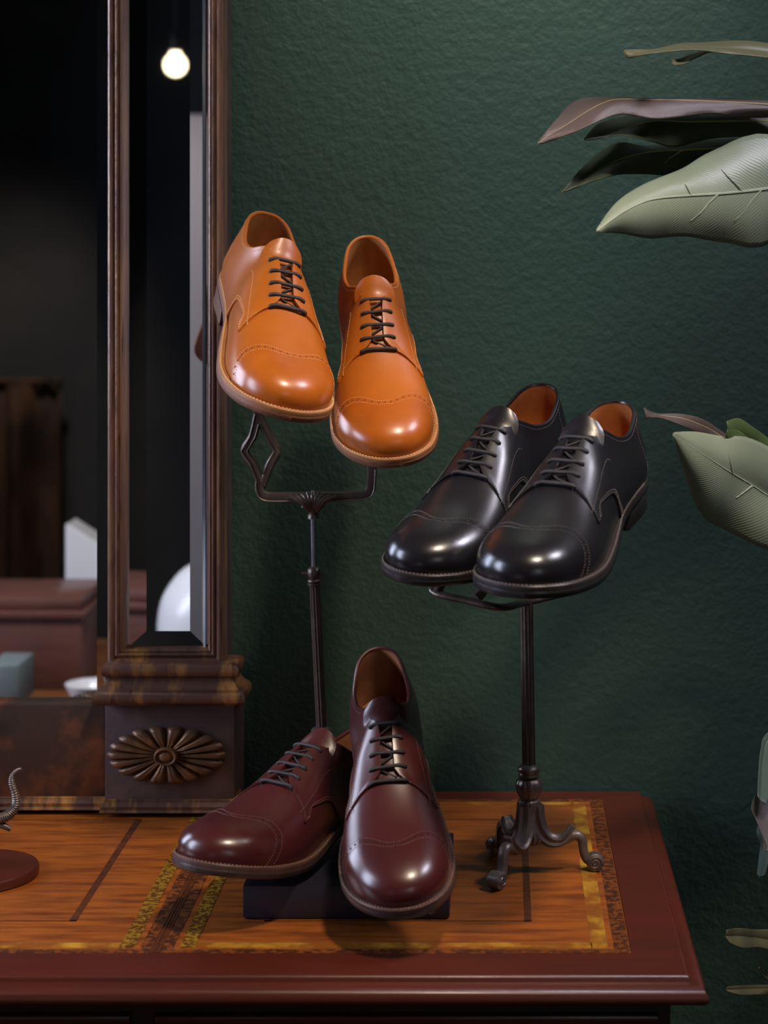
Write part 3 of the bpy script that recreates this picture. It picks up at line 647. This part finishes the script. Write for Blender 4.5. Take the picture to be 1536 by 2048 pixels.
# ------------------------------------------------------------------ shoe stands
def tree(names):                                                    # world-space surface of named shoe parts
    v, f = [], []
    bpy.context.view_layer.update()
    for t in names:
        for ch in t.children:
            if ch.name.split('.')[0] in ('outsole', 'heel'):
                b = len(v); v += [t.matrix_world @ q.co for q in ch.data.vertices]; f += [[i+b for i in p.vertices] for p in ch.data.polygons]
    return BVHTree.FromPolygons(v, f)
def under(bvh, x, y):
    h = bvh.ray_cast(Vector((x,y,.70)), Vector((0,0,1)))[0]
    return h.z if h else None
FL = [(.0052,0),(.0052,1)]
def leg_parts(root, c, ang, sc=1.0):
    ca, sa = math.cos(R(ang)), math.sin(R(ang))
    def L(r, z, t=0): return Vector((r*ca*sc-t*sa*sc, r*sa*sc+t*ca*sc, z*sc))
    m = MB()                                                        # acanthus sheath flaring out of the column, curled lip at its end
    pts = rnd([L(.004,.060),L(.0060,.048),L(.0105,.037),(L(.0190,.0292)),L(.0290,.0285),L(.0365,.0345),L(.0395,.0415)], 5)
    n = len(pts); k = 28; V = []
    for i, p in enumerate(pts):
        t = (pts[min(i+1,n-1)]-pts[max(i-1,0)]).normalized(); s_ = Vector((-sa,ca,0)); up = s_.cross(t).normalized()
        if up.z < 0 and i > 4: pass
        u = i/(n-1); wd = (.0078+.0010*math.sin(PI*u)-.0030*max(0,u-.75)*4)*sc; th = (.0075*(1-u)**.7+.0016)*sc
        for j in range(k):
            a = 2*PI*j/k; rib = 1+.13*math.cos(7*a)
            V.append(p+s_*math.cos(a)*wd*rib+up*math.sin(a)*th*rib)
    m.add(V, [(i*k+j,i*k+(j+1)%k,(i+1)*k+(j+1)%k,(i+1)*k+j) for i in range(n-1) for j in range(k)]+[tuple(range(k))[::-1],tuple((n-1)*k+j for j in range(k))])
    lg = m.build('leg', M['iron_pale'], root, sharp=60)
    m = MB()
    pts = rnd([L(.0270,.0265),L(.0350,.0300),L(.0430,.0330),L(.0485,.0285),L(.0500,.0190),L(.0525,.0110),L(.0575,.0075)], 5)
    m.tube(pts, [.0062*sc*(1-.25*i/len(pts)) for i in range(len(pts))], 14, flat=.8)
    m.build('lower_leg', M['iron_pale'], lg, sharp=60)
    m = MB()                                                        # scroll foot: a spiral roll lying across the leg
    o = L(.0605,.0082)
    m.tube([o+Vector((-sa,ca,0))*q*sc for q in (-.0062,-.0050,.0050,.0062)], [.0066*sc,.0081*sc,.0081*sc,.0066*sc], 22)
    for sd in (-1,1):
        sp = [o+Vector((-sa,ca,0))*sd*.0062*sc+(Vector((ca,sa,0))*math.cos(a)+Vector((0,0,1))*math.sin(a))*(.0064-.00075*a*.62)*sc for a in [i*.4 for i in range(34)] if .0064-.00075*a*.62 > .0003]
        m.tube(sp, .0010*sc, 6)
    m.build('scroll_foot', M['iron_pale'], lg, sharp=50)
def column_base(root, sc=1.0):
    m = MB().lathe([(.0058*sc,.098*sc),(.0085*sc,.0965*sc),(.0104*sc,.0945*sc),(.0106*sc,.0925*sc),(.0090*sc,.0905*sc),(.0098*sc,.0885*sc),(.0096*sc,.0870*sc),(.0076*sc,.0858*sc)], n=32); m.build('collar_ring', M['iron_pale'], root, sharp=50)
    m = MB().lathe([(.0078*sc,.0860*sc),(.0112*sc,.0835*sc),(.0131*sc,.0795*sc),(.0128*sc,.0755*sc),(.0108*sc,.0710*sc),(.0084*sc,.0675*sc),(.0076*sc,.0660*sc)], n=72, flute=9, depth=.07); m.build('leaf_bulb', M['iron_pale'], root, sharp=60)
    m = MB().lathe([(.0078*sc,.0662*sc),(.0098*sc,.0650*sc),(.0104*sc,.0632*sc),(.0094*sc,.0615*sc),(.0106*sc,.0595*sc),(.0104*sc,.0575*sc),(.0092*sc,.0560*sc)], n=72, flute=18, depth=.06); m.build('beaded_ring', M['iron_pale'], root, sharp=60)
    m = MB().lathe([(.0094*sc,.0565*sc),(.0094*sc,.0500*sc),(.0102*sc,.0440*sc),(.0122*sc,.0370*sc),(.0140*sc,.0310*sc),(.0110*sc,.0262*sc),(.0050*sc,.0240*sc)], n=128, flute=16, depth=.15); m.build('fluted_column', M['iron_pale'], root, sharp=60)
def pole(root, p0, p1, r, mat, name='pole', flutes=10):
    m = MB(); n = 80; V = []
    for p in (p0, p1):
        for j in range(n):
            a = 2*PI*j/n; q = r*(1-.16*(.5-.5*math.cos(flutes*a))); V.append((p[0]+q*math.cos(a),p[1]+q*math.sin(a),p[2]))
    m.add(V, [(j,(j+1)%n,n+(j+1)%n,n+j) for j in range(n)]+[tuple(range(n))[::-1],tuple(range(n,2*n))])
    return m.build(name, mat, root, sharp=70)
# tripod stand with the black pair
sc_ = Vector((.0265, 1.833, DZ))
st = empty('tripod_shoe_stand', sc_, 'grey bronze shoe stand on three scrolled feet holding up the black shoes', 'shoe stand', 'cast shoe stands')
column_base(st)
for a in (2, 121, 241): leg_parts(st, sc_, a)
pt = P(1053, 1207, 1.835)-sc_
pole(st, (0,0,.094), pt, .0060, M['iron'])
blk = tree([SHOE['black_left'], SHOE['black_right']])
yb = [P(866,1177,1.760), P(874,1187,1.752), P(930,1200,1.742), P(1000,1215,1.735), P(1040,1207,1.79), pt+sc_+Vector((0,0,.001)), P(1130,1186,1.865)]
yb = [p-sc_ for p in yb]
MB().tube(rnd(yb,4), .0042, 10, flat=.7).build('yoke', M['iron'], st, sharp=60)
MB().tube(rnd([yb[2]+Vector((.008,0,0)), yb[2]+Vector((.016,.02,.006)), yb[2]+Vector((.018,.05,.016)), yb[2]+Vector((.012,.08,.020))],4), .0050, 10).build('yoke_bracket', M['iron_pale'], st)
for name, x, y, src in (('rest_arm', -.025, 1.80, yb[1]), ('rest_arm', .055, 1.79, yb[6])):
    z = under(blk, x, y)
    if z: MB().tube(rnd([src, Vector((x-sc_.x, y-sc_.y, z-DZ-.014)), Vector((x-sc_.x, y-sc_.y, z-DZ-.0030))],5), .0042, 10).build(name, M['iron'], st)
# tall stand with the tan pair
tc_ = Vector((-.1768, 1.982, DZ))
tl = empty('tall_shoe_stand', tc_, 'tall dark iron shoe stand with a pierced diamond arm holding up the tan shoes', 'shoe stand', 'cast shoe stands')
column_base(tl)
for a in (90, 200, 340): leg_parts(tl, tc_, a)
TY = 1.975
Q = lambda px, py, Y=TY: P(px, py, Y)-tc_
pole(tl, (0,0,.094), Q(628.5,1160), .0052, M['iron'])
MB().tube([Q(628.5,1150), Q(626.5,1015)], .0031, 16).build('rod', M['steel'], tl)['label'] = 'bright steel rod'
c = Q(628.5,1147)
MB().lathe([(.0052,-.012),(.0068,-.0112),(.0068,-.0092),(.0050,-.0086),(.0066,-.0078),(.0064,-.0062),(.0050,-.0052),(.0062,-.0038),(.0072,0),(.0064,.0042),(.0048,.0062),(.0034,.0070)], c, 28).build('collar', M['iron'], tl, sharp=50)
MB().tube([c+Vector((-.006,-.002,.001)), c+Vector((-.0105,-.003,.001)), c+Vector((-.0125,-.003,.001))], [.0014,.0014,.0008], 10).build('thumb_screw', M['steel'], tl)
# yoke: bent bar with a raised edge line
def bar(name, pix, w=.0048, edge=True, mat=M['iron'], Y=TY, n=6):
    pts = rnd([Q(a,b,Y) for a,b in pix], n); m = MB()
    m.tube(pts, w, 8, flat=.62, up=(0,-1,0)); return m.build(name, mat, tl, sharp=40)
def dia(side, half, top, bot, cx=522): return [(cx-2, top), (cx+side*half*.30, top+(902-top)*.50), (cx+side*half, 902), (cx+side*half*.36, 902+(bot-902)*.45), (cx+3, bot)]
for sd in (-1, 1):
    d = [(516,828),(519+sd*7,848),(522+sd*17,874),(522+sd*33,902),(524+sd*18,926),(524+sd*9,948),(524,972)]
    m = MB(); m.tube(rnd([Q(a,b) for a,b in d],3), .0047, 10, flat=.62, up=(0,-1,0)); m.tube([Q(a+sd*(5.5),b)+Vector((0,-.0026,0)) for a,b in d], .0008, 6)
    m.tube([Q(a-sd*5.5,b)+Vector((0,-.0026,0)) for a,b in d[1:-1]], .0008, 6)
    m.build('diamond_side', M['iron'], tl, sharp=60)
bar('yoke_arm', [(516,836),(514,800),(513,770),(513,752)])
bar('yoke', [(521,962),(521,975),(524,986),(534,993),(560,994),(628,993),(700,992),(730,989),(740,980),(743,962),(744,935)])
edge = MB(); edge.tube(rnd([Q(a,b)+Vector((0,-.0030,0)) for a,b in [(513,962),(513,980),(520,995),(534,1001),(560,1002),(628,1001),(705,1000),(736,996),(747,984),(750,962),(751,938)]],5), .0008, 6)
edge.build('edge_line', M['iron_pale'], tl)
bar('yoke_arm', [(744,945),(742,915),(741,880),(741,850)])
# shell ornament where rod and yoke meet
orn = MB()
for k in range(9):
    a = (k-4)/4; base = Q(627+a*7, 1022)+Vector((0,-.004,0)); mid = Q(627+a*22, 1001-6*(1-abs(a)))+Vector((0,-.0075,0)); tip = Q(627+a*46, 989-8*(1-abs(a))+3*abs(a))+Vector((0,-.0050,0))
    orn.tube(rnd([base, mid, tip],5), [.0020+.0012*math.sin(PI*min(1,i/10*1.2)) for i in range(11)], 8)
orn.build('shell_ornament', M['iron'], tl, sharp=70)
orn = MB().lathe([(.0034,-.0035),(.0060,-.003),(.0056,0),(.0048,.002),(.0075,.006),(.0080,.010),(.0060,.016),(.0030,.020)], Q(627,1031), 20)
for sd in (-1,1):
    o = Q(627+sd*13, 1014)+Vector((0,-.0035,0)); orn.tube([o+Vector((math.cos(a)*(.0042-.0006*a)*sd,0,math.sin(a)*(.0042-.0006*a))) for a in [i*.45 for i in range(15)]], .0012, 6)
orn.build('socket', M['iron'], tl, sharp=60)
tan = tree([SHOE['tan_left'], SHOE['tan_right']])
for (px, py) in ((513,752),(741,850)):
    p = Q(px,py)+tc_; 
    for dy in [i*.008 for i in range(0,24)]:
        z = under(tan, p.x, p.y-dy)
        if z and z > p.z-.06:
            q = Vector((p.x, p.y-dy, z-.0035)); MB().tube(rnd([p-tc_-Vector((0,0,.004)), (p*.6+q*.4)-tc_-Vector((0,0,.004)), q-tc_],5), .0040, 10).build('rest_arm', M['iron'], tl); break

# ------------------------------------------------------------------ potted plant right of the desk
def leaf_material(name, top, vein, rough=.42, stripe=75):
    m = bpy.data.materials.new(name); m.use_nodes = True; N = m.node_tree.nodes; L = m.node_tree.links; b = N['Principled BSDF']
    uv = N.new('ShaderNodeUVMap'); sp = N.new('ShaderNodeSeparateXYZ'); L.new(uv.outputs[0], sp.inputs[0])
    def mth(op, a, bb): 
        n = N.new('ShaderNodeMath'); n.operation = op
        for i, x in enumerate((a, bb)):
            if isinstance(x, (int, float)): n.inputs[i].default_value = x
            elif x is not None: L.new(x, n.inputs[i])
        return n.outputs[0]
    av = mth('ABSOLUTE', mth('SUBTRACT', sp.outputs[1], .5), None)
    ph = mth('ADD', sp.outputs[0], mth('MULTIPLY', av, .42))
    sn = mth('SINE', mth('MULTIPLY', ph, stripe*6.283), None)
    big = mth('POWER', mth('ABSOLUTE', mth('SINE', mth('MULTIPLY', ph, 5*3.1416), None), None), 60)
    hgt = mth('ADD', mth('MULTIPLY', sn, .12), mth('MULTIPLY', big, .0))
    bp = N.new('ShaderNodeBump'); bp.inputs['Strength'].default_value = .35; bp.inputs['Distance'].default_value = .0015; L.new(hgt, bp.inputs['Height']); L.new(bp.outputs[0], b.inputs['Normal'])
    tc = N.new('ShaderNodeTexCoord'); nz = N.new('ShaderNodeTexNoise'); nz.inputs['Scale'].default_value = 14; nz.inputs['Detail'].default_value = 4; L.new(tc.outputs['Object'], nz.inputs[0])
    mx = N.new('ShaderNodeMix'); mx.data_type = 'RGBA'; mx.inputs[6].default_value = (*[c*.80 for c in top],1); mx.inputs[7].default_value = (*[c*1.15 for c in top],1); L.new(nz.outputs[0], mx.inputs[0])
    L.new(mx.outputs[2], b.inputs['Base Color']); b.inputs['Roughness'].default_value = rough; b.inputs['Specular IOR Level'].default_value = .4
    mv = material(name+' rib', vein, .45, var=tuple(c*.8 for c in vein), var_scale=30)
    return m, mv
LM_ = {'sage': leaf_material('sage leaf', (.225,.265,.175), (.37,.42,.29)), 'mauve': leaf_material('mauve leaf', (.105,.074,.066), (.40,.34,.17)), 'dark': leaf_material('dark green leaf', (.040,.055,.022), (.26,.24,.06)),
       'olive': leaf_material('olive leaf', (.135,.130,.062), (.2,.19,.1)), 'blue': leaf_material('blue green leaf', (.075,.115,.095), (.13,.17,.13)), 'plum': leaf_material('plum leaf', (.12,.10,.105), (.24,.19,.09)), 'green': leaf_material('bright green leaf', (.09,.14,.045), (.2,.25,.1))}
PC = Vector((.40, 1.88, 0))
plant = empty('potted_plant', PC, 'large leafed green plant reaching in from the right edge beside the desk', 'plant')
def leaf(mat, rib, upper, lower, wave=.0, twist=.0, nv=10, rib_r=.0012, lift=.004, veins=()):
    # rib / upper / lower: matching lists of points from the tip to the stem end
    n = 30
    def samp(pts):
        c = rnd(pts, 12); m = len(c)-1; return [c[round(i*m/n)] for i in range(n+1)]
    a, b, c = samp(upper), samp(rib), samp(lower)
    V = []; 
    for i in range(n+1):
        for j in range(2*nv+1):
            q = (j-nv)/nv; e = a[i] if q < 0 else c[i]; t = abs(q)
            p = b[i].lerp(e, t); d = (e-b[i]).length
            p = p+Vector((0, -lift*math.sin(PI*t)*min(1,d/.03)+wave*math.sin(i*.75+(2 if q<0 else 0))*t*t, 0))
            V.append(p-PC)
    w = 2*nv+1; Fc = [(i*w+j,i*w+j+1,(i+1)*w+j+1,(i+1)*w+j) for i in range(n) for j in range(2*nv)]
    me = bpy.data.meshes.new('leaf'); me.from_pydata([tuple(v) for v in V], [], Fc)
    uvl = me.uv_layers.new(name='UVMap')
    for lp in me.loops: vi = lp.vertex_index; uvl.data[lp.index].uv = ((vi//w)/n, (vi%w)/(w-1))
    me.shade_smooth(); o = link('leaf', me, plant, LM_[mat][0])
    sm = o.modifiers.new('thickness', 'SOLIDIFY'); sm.thickness = .0007; sm.offset = 1
    m = MB(); m.tube([p-PC+Vector((0,-.0006,0)) for p in b], [rib_r*(.35+.65*i/n) for i in range(n+1)], 7); m.build('midrib', LM_[mat][1], o)
    for t0, sd, ln, dt in veins:
        i = round(t0*n); e = (a if sd < 0 else c); k = max(0, round((t0-dt)*n)); q = []
        for s in range(7):
            u = s/6*ln; ii = i+(k-i)*u; i0 = int(ii); f = ii-i0; bb = b[i0].lerp(b[min(n,i0+1)], f); ee = e[i0].lerp(e[min(n,i0+1)], f)
            p = bb.lerp(ee, u); d = (ee-bb).length; q.append(p-PC+Vector((0,-lift*math.sin(PI*u)*min(1,d/.03)-.0017,0)))
        MB().tube(q, [.0009-.0001*s for s in range(7)], 6).build('side_vein', LM_[mat][1], o)
    st_ = b[-1]
    MB().tube(rnd([st_-PC, (st_-PC)*.5+Vector((.0,0,(st_.z)*.5-.02)), Vector((0.0,0,st_.z-.06))],5), .0028, 8).build('leaf_stalk', LM_['olive'][1], o)
def pl(pts, Y0, Y1):
    n = len(pts)-1; return [P(x,y,Y0+(Y1-Y0)*i/n) for i,(x,y) in enumerate(pts)]
def lf(mat, rib, up, lo, Y0, Y1, dyu=0., dyl=0., **k):
    n = len(rib)-1; g = lambda i: math.sin(PI*min(1,(i+.3)/n*.9))**.6 if i else 0
    leaf(mat, pl(rib,Y0,Y1), [p+Vector((0,dyu*g(i),0)) for i,p in enumerate(pl(up,Y0,Y1))], [p+Vector((0,dyl*g(i),0)) for i,p in enumerate(pl(lo,Y0,Y1))], **k)
# tip -> stem, in view order from the top
lf('olive', [(1247,104),(1300,104),(1370,95),(1440,96),(1540,105),(1640,130)], [(1249,100),(1300,96),(1365,84),(1425,80),(1540,83),(1640,125)], [(1253,116),(1300,114),(1362,108),(1430,112),(1540,124),(1640,138)], 1.80, 1.93, .02, -.03, wave=.004)
lf('olive', [(1342,125),(1362,124),(1385,113),(1420,104),(1500,104),(1620,130)], [(1343,120),(1360,117),(1380,108),(1415,101),(1500,100),(1620,126)], [(1346,131),(1364,132),(1390,120),(1425,108),(1500,109),(1620,134)], 1.815, 1.94, .01, -.02)
lf('mauve', [(1076,287),(1130,252),(1215,203),(1300,200),(1420,203),(1540,210),(1640,225)], [(1076,284),(1112,240),(1160,197),(1300,194),(1420,195),(1540,199),(1640,220)], [(1078,288),(1150,266),(1235,231),(1310,241),(1420,229),(1475,236),(1640,230)], 1.76, 1.92, .018, -.012, wave=.005, veins=())
lf('dark', [(1166,280),(1215,270),(1300,244),(1380,244),(1460,243),(1540,242),(1640,240)], [(1168,278),(1200,245),(1270,228),(1380,222),(1460,222),(1540,220),(1640,236)], [(1170,281),(1240,273),(1310,287),(1345,296),(1420,278),(1540,272),(1640,245)], 1.80, 1.95, .02, -.01, wave=.004)
lf('dark', [(1124,384),(1170,358),(1225,325),(1290,306),(1380,300),(1470,294),(1640,270)], [(1124,382),(1165,335),(1230,286),(1290,290),(1360,283),(1470,275),(1640,265)], [(1127,384),(1190,362),(1240,350),(1290,350),(1360,350),(1470,330),(1640,277)], 1.81, 1.96, .015, -.01, wave=.004, veins=((.62,1,.5,.08),))
lf('sage', [(1193,462),(1245,425),(1300,400),(1370,392),(1450,387),(1540,377),(1660,360)], [(1193,459),(1235,405),(1290,368),(1370,335),(1430,300),(1540,266),(1660,350)], [(1196,464),(1240,466),(1300,476),(1370,472),(1450,484),(1540,487),(1660,372)], 1.72, 1.90, .03, .012, lift=.006, wave=.002, rib_r=.0019, veins=((.55,-1,.42,.08),(.72,-1,.55,.08),(.62,1,.62,.16),(.80,1,.55,.16)))
lf('sage', [(1346,868),(1400,905),(1450,938),(1495,965),(1560,1003),(1680,1040)], [(1347,865),(1392,866),(1445,875),(1505,880),(1580,925),(1680,1030)], [(1345,872),(1370,950),(1400,1025),(1445,1055),(1560,1100),(1680,1050)], 1.70, 1.92, .012, -.008, lift=.007, rib_r=.0013, veins=((.48,-1,.55,.07),(.62,1,.35,.14)))
lf('mauve', [(1288,817),(1310,830),(1360,836),(1400,850),(1440,872),(1560,960),(1660,1000)], [(1288,815),(1312,828),(1358,829),(1402,838),(1444,864),(1560,950),(1660,995)], [(1290,836),(1320,836),(1360,850),(1390,864),(1430,884),(1560,966),(1660,1005)], 1.86, 1.96, .004, -.006, rib_r=.0013)
lf('green', [(1455,858),(1475,862),(1500,880),(1540,905),(1660,990)], [(1452,843),(1478,838),(1510,858),(1545,885),(1660,985)], [(1449,872),(1470,885),(1495,905),(1535,925),(1660,995)], 1.80, 1.93, .006, -.006)
lf('blue', [(1519,1600),(1522,1560),(1526,1515),(1545,1470),(1640,1400)], [(1514,1592),(1517,1540),(1521,1500),(1538,1462),(1640,1395)], [(1530,1610),(1545,1570),(1552,1530),(1560,1490),(1640,1405)], 1.80, 1.92, .0, -.004)
lf('plum', [(1530,1700),(1522,1655),(1516,1620),(1540,1585),(1660,1540)], [(1534,1690),(1512,1640),(1503,1608),(1535,1570),(1660,1535)], [(1548,1706),(1545,1660),(1548,1625),(1560,1600),(1660,1545)], 1.76, 1.90, .0, -.004)
lf('blue', [(1519,1755),(1525,1720),(1531,1685),(1538,1640),(1640,1540)], [(1513,1750),(1517,1720),(1521,1690),(1521,1645),(1640,1535)], [(1530,1750),(1536,1720),(1542,1685),(1550,1640),(1640,1545)], 1.82, 1.93, .0, -.004)
lf('olive', [(1450,1872),(1475,1872),(1510,1876),(1560,1880),(1680,1860)], [(1452,1860),(1475,1856),(1510,1859),(1560,1858),(1680,1855)], [(1458,1886),(1485,1894),(1515,1892),(1560,1896),(1680,1865)], 1.82, 1.92, .0, -.004)
lf('olive', [(1451,1979),(1475,1979),(1510,1978),(1560,1976),(1680,1960)], [(1454,1974),(1475,1971),(1510,1970),(1560,1968),(1680,1955)], [(1456,1984),(1480,1988),(1512,1987),(1560,1986),(1680,1965)], 1.84, 1.92, .0, -.003)
lf('olive', [(1517,1935),(1524,1944),(1536,1953),(1560,1962),(1680,1970)], [(1518,1933),(1527,1943),(1538,1951),(1560,1959),(1680,1966)], [(1516,1938),(1523,1947),(1535,1957),(1560,1966),(1680,1974)], 1.82, 1.92, .0, -.003)
MB().tube([(0,0,.20),(.004,.002,.6),(-.003,.0,1.1),(0,0,1.56)], [.016,.014,.011,.006], 12).build('stem', LM_['olive'][1], plant)
MB().lathe([(.10,0),(.112,.004),(.14,.24),(.146,.25),(.146,.27),(.132,.27),(.126,.235),(.0,.232)], n=40).build('pot', M['iron'], plant, sharp=45)

# ------------------------------------------------------------------ ornament at the left edge of the desk
oc = Vector((-.476, 1.817, DZ))
orm = empty('tailed_ornament', oc, 'ribbed curling tail of an ornament on a round wooden base, cut by the left edge', 'ornament')
MB().lathe([(.0540,0),(.0555,.0006),(.0560,.0016),(.0560,.0075),(.0552,.0088),(.0538,.0092)], n=64).build('base', M['mahogany'], orm, sharp=40)
A_ = lambda px, py, Y=1.80: P(px,py,Y)-oc
tp = rnd([A_(44,1538),(A_(34,1541)),A_(25,1552),A_(24,1568),A_(31,1590),A_(32,1610),A_(22,1626),A_(4,1636),A_(-25,1640),A_(-60,1630),A_(-90,1640)],14)
MB().tube(tp, [(.0014+.0034*min(1,i/(len(tp)*.7)))*(1+.13*math.cos(i*2.1)) for i in range(len(tp))], 12).build('tail', M['iron_pale'], orm, sharp=70)
MB().tube(rnd([A_(22,1659),A_(8,1652),A_(-12,1646),A_(-50,1640)],4), [.0020,.0024,.0026,.0028]+[.003]*9, 10).build('claw', M['iron_pale'], orm)
MB().tube([(0,0,.008),(.0,0,.02),A_(-85,1660),A_(-80,1640)], [.011,.009,.010,.006], 14).build('body', M['iron_pale'], orm)

# ------------------------------------------------------------------ the part of the room seen in the mirror
TZ = .60
TT = TZ+.0004
sd = empty('side_table', (-.72, .58, 0), 'brown side table behind the viewer seen only as a reflection in the mirror', 'table')
m = MB().bbox((-.42,-.32,TZ-.03),(.44,.32,TZ),.006); m.build('table_top', M['side_wood'], sd)
for a in (-.37,.39):
    for b in (-.27,.27): MB().lathe([(.020,TZ-.03),(.024,TZ-.10),(.016,TZ-.16),(.024,TZ-.22),(.012,.02),(.016,0)], (a,b,0), 16).build('leg', M['side_wood'], sd)
ch = empty('wooden_chest', (-.86, .63, TT), 'brown wooden chest reflected at the lower left of the mirror', 'chest')
MB().bbox((-.19,-.10,.0),(.160,.10,.125),.003).build('body', M['chest'], ch)
MB().bbox((-.196,-.106,.118),(.166,.106,.132),.004).bbox((-.190,-.10,.130),(.160,.10,.155),.008).build('lid', M['chest'], ch)
bk = MB().bbox((-.05,-.09,0),(.0,.02,.066),.002); b_ = empty('grey_book', (-.776, .84, TT), 'grey green book standing by the chest in the mirror reflection', 'book')
MB().bbox((-.046,-.088,.002),(-.004,.018,.064),.001).build('pages', M['white_paint'], b_)
bk.build('cover', M['grey_cloth'], b_)
o = MB().lathe([(.018,.0002),(.022,.003),(.036,.016),(.044,.034),(.0425,.034),(.034,.017),(.0,.006)], n=36).build('white_bowl', M['porcelain'], None, sharp=50); o.location = (-.660, .84, TT); tag(o, 'small white bowl reflected beside the plinth in the mirror', 'bowl')
v_ = [(-.08,-.05,0),(-.008,-.05,0),(-.008,.03,0),(-.08,.03,0),(-.08,-.05,.246),(-.008,-.05,.200),(-.008,.03,.200),(-.08,.03,.246)]
bmx = bmesh.new(); vs = [bmx.verts.new(p) for p in v_]
for f in ((3,2,1,0),(4,5,6,7),(0,1,5,4),(1,2,6,5),(2,3,7,6),(3,0,4,7)): bmx.faces.new([vs[i] for i in f])
bmesh.ops.bevel(bmx, geom=list(bmx.edges), offset=.004, segments=2, affect='EDGES'); me = bpy.data.meshes.new('white_sloped_box'); bmx.to_mesh(me); bmx.free()
o = link('white_sloped_box', me, None, M['porcelain']); o.location = (-.705, .44, TT); tag(o, 'white box with a sloping top reflected behind the chest in the mirror', 'box')
pv = [(.030,0),(.045,.004),(.070,.030),(.088,.075),(.090,.098),(.083,.130),(.062,.160),(.036,.176),(.030,.184),(.036,.194),(.030,.195),(.024,.184),(.0,.16)]
o = MB().lathe([(v.x,v.y) for v in rnd([Vector((r*1.28,z*1.28,0)) for r,z in pv],4)], n=56).build('globe_vase', M['porcelain'], None, sharp=60); o.location = (-.450, .765, TT); tag(o, 'round white vase reflected at the foot of the narrow pier glass', 'vase')
pd = empty('pendant_lamp', (-.729, -.42, 1.759), 'glowing pendant bulb on a cord reflected high in the narrow pier glass', 'lamp')
MB().lathe([(.0265*math.sin(a), -.001-.0265*math.cos(a)) for a in [i*PI/20 for i in range(17)]]+[(.0120,.028),(.011,.034)], n=40).build('bulb', emitter('warm filament bulb', (1.0,.80,.50), 5), pd, sharp=60)
MB().lathe([(.012,.030),(.0135,.034),(.0135,.062),(.006,.074)], n=20).build('socket', M['cord'], pd)
MB().tube([(0,0,.07),(0,0,ZC-1.759-.02)], .002, 8).build('cord', M['cord'], pd); MB().lathe([(.005,ZC-1.759-.03),(.045,ZC-1.759-.012),(.045,ZC-1.759)], n=24).build('ceiling_rose', M['iron'], pd)
cp = empty('bevel_backdrop', (.37, -1.98, 0), 'pale grey cupboard shape added behind the viewer for the mirror bevel to reflect', 'cupboard')  # made-up cupboard, put here to give the right bevel a pale reflection
MB().bbox((-.40,-.20,.06),(.40,.20,1.75),.006).build('carcass', M['pale_paint'], cp); MB().box((-.38,-.19,0),(.38,.18,.06)).build('plinth', M['pale_paint'], cp, smooth=False)
for a in (-.395,.005):
    d_ = MB().bbox((a,.20,.08),(a+.39,.218,1.73),.003).build('door', M['pale_paint'], cp)
    MB().bbox((a+.06,.214,.16),(a+.33,.222,1.65),.003).build('door_panel', M['pale_paint'], d_)
    MB().tube([(a+(.36 if a<0 else .03),.218,.95),(a+(.36 if a<0 else .03),.232,.95),(a+(.36 if a<0 else .03),.240,.95)],[.006,.012,.009],14).build('knob', M['iron'], d_)
dr = MB(); dr.grid(lambda u,v: (-1.86+.50*u, -2.10+.045*math.sin(u*19)+.02*math.sin(u*41+2), 0.02+.92*v), 60, 6)
o = dr.build('brown_drape', M['drape'], None); sm = o.modifiers.new('thickness','SOLIDIFY'); sm.thickness = .006; tag(o, 'dark brown hanging drape blurred in the left of the mirror', 'drape')
MB().tube([(-1.87,-2.10,.945),(-1.35,-2.10,.945)], .010, 12).build('rod', M['drape'], o)
for a in (-1.80,-1.42): MB().box((a-.01,-2.2,.935),(a+.01,-2.11,.955)).build('bracket', M['drape'], o, smooth=False)
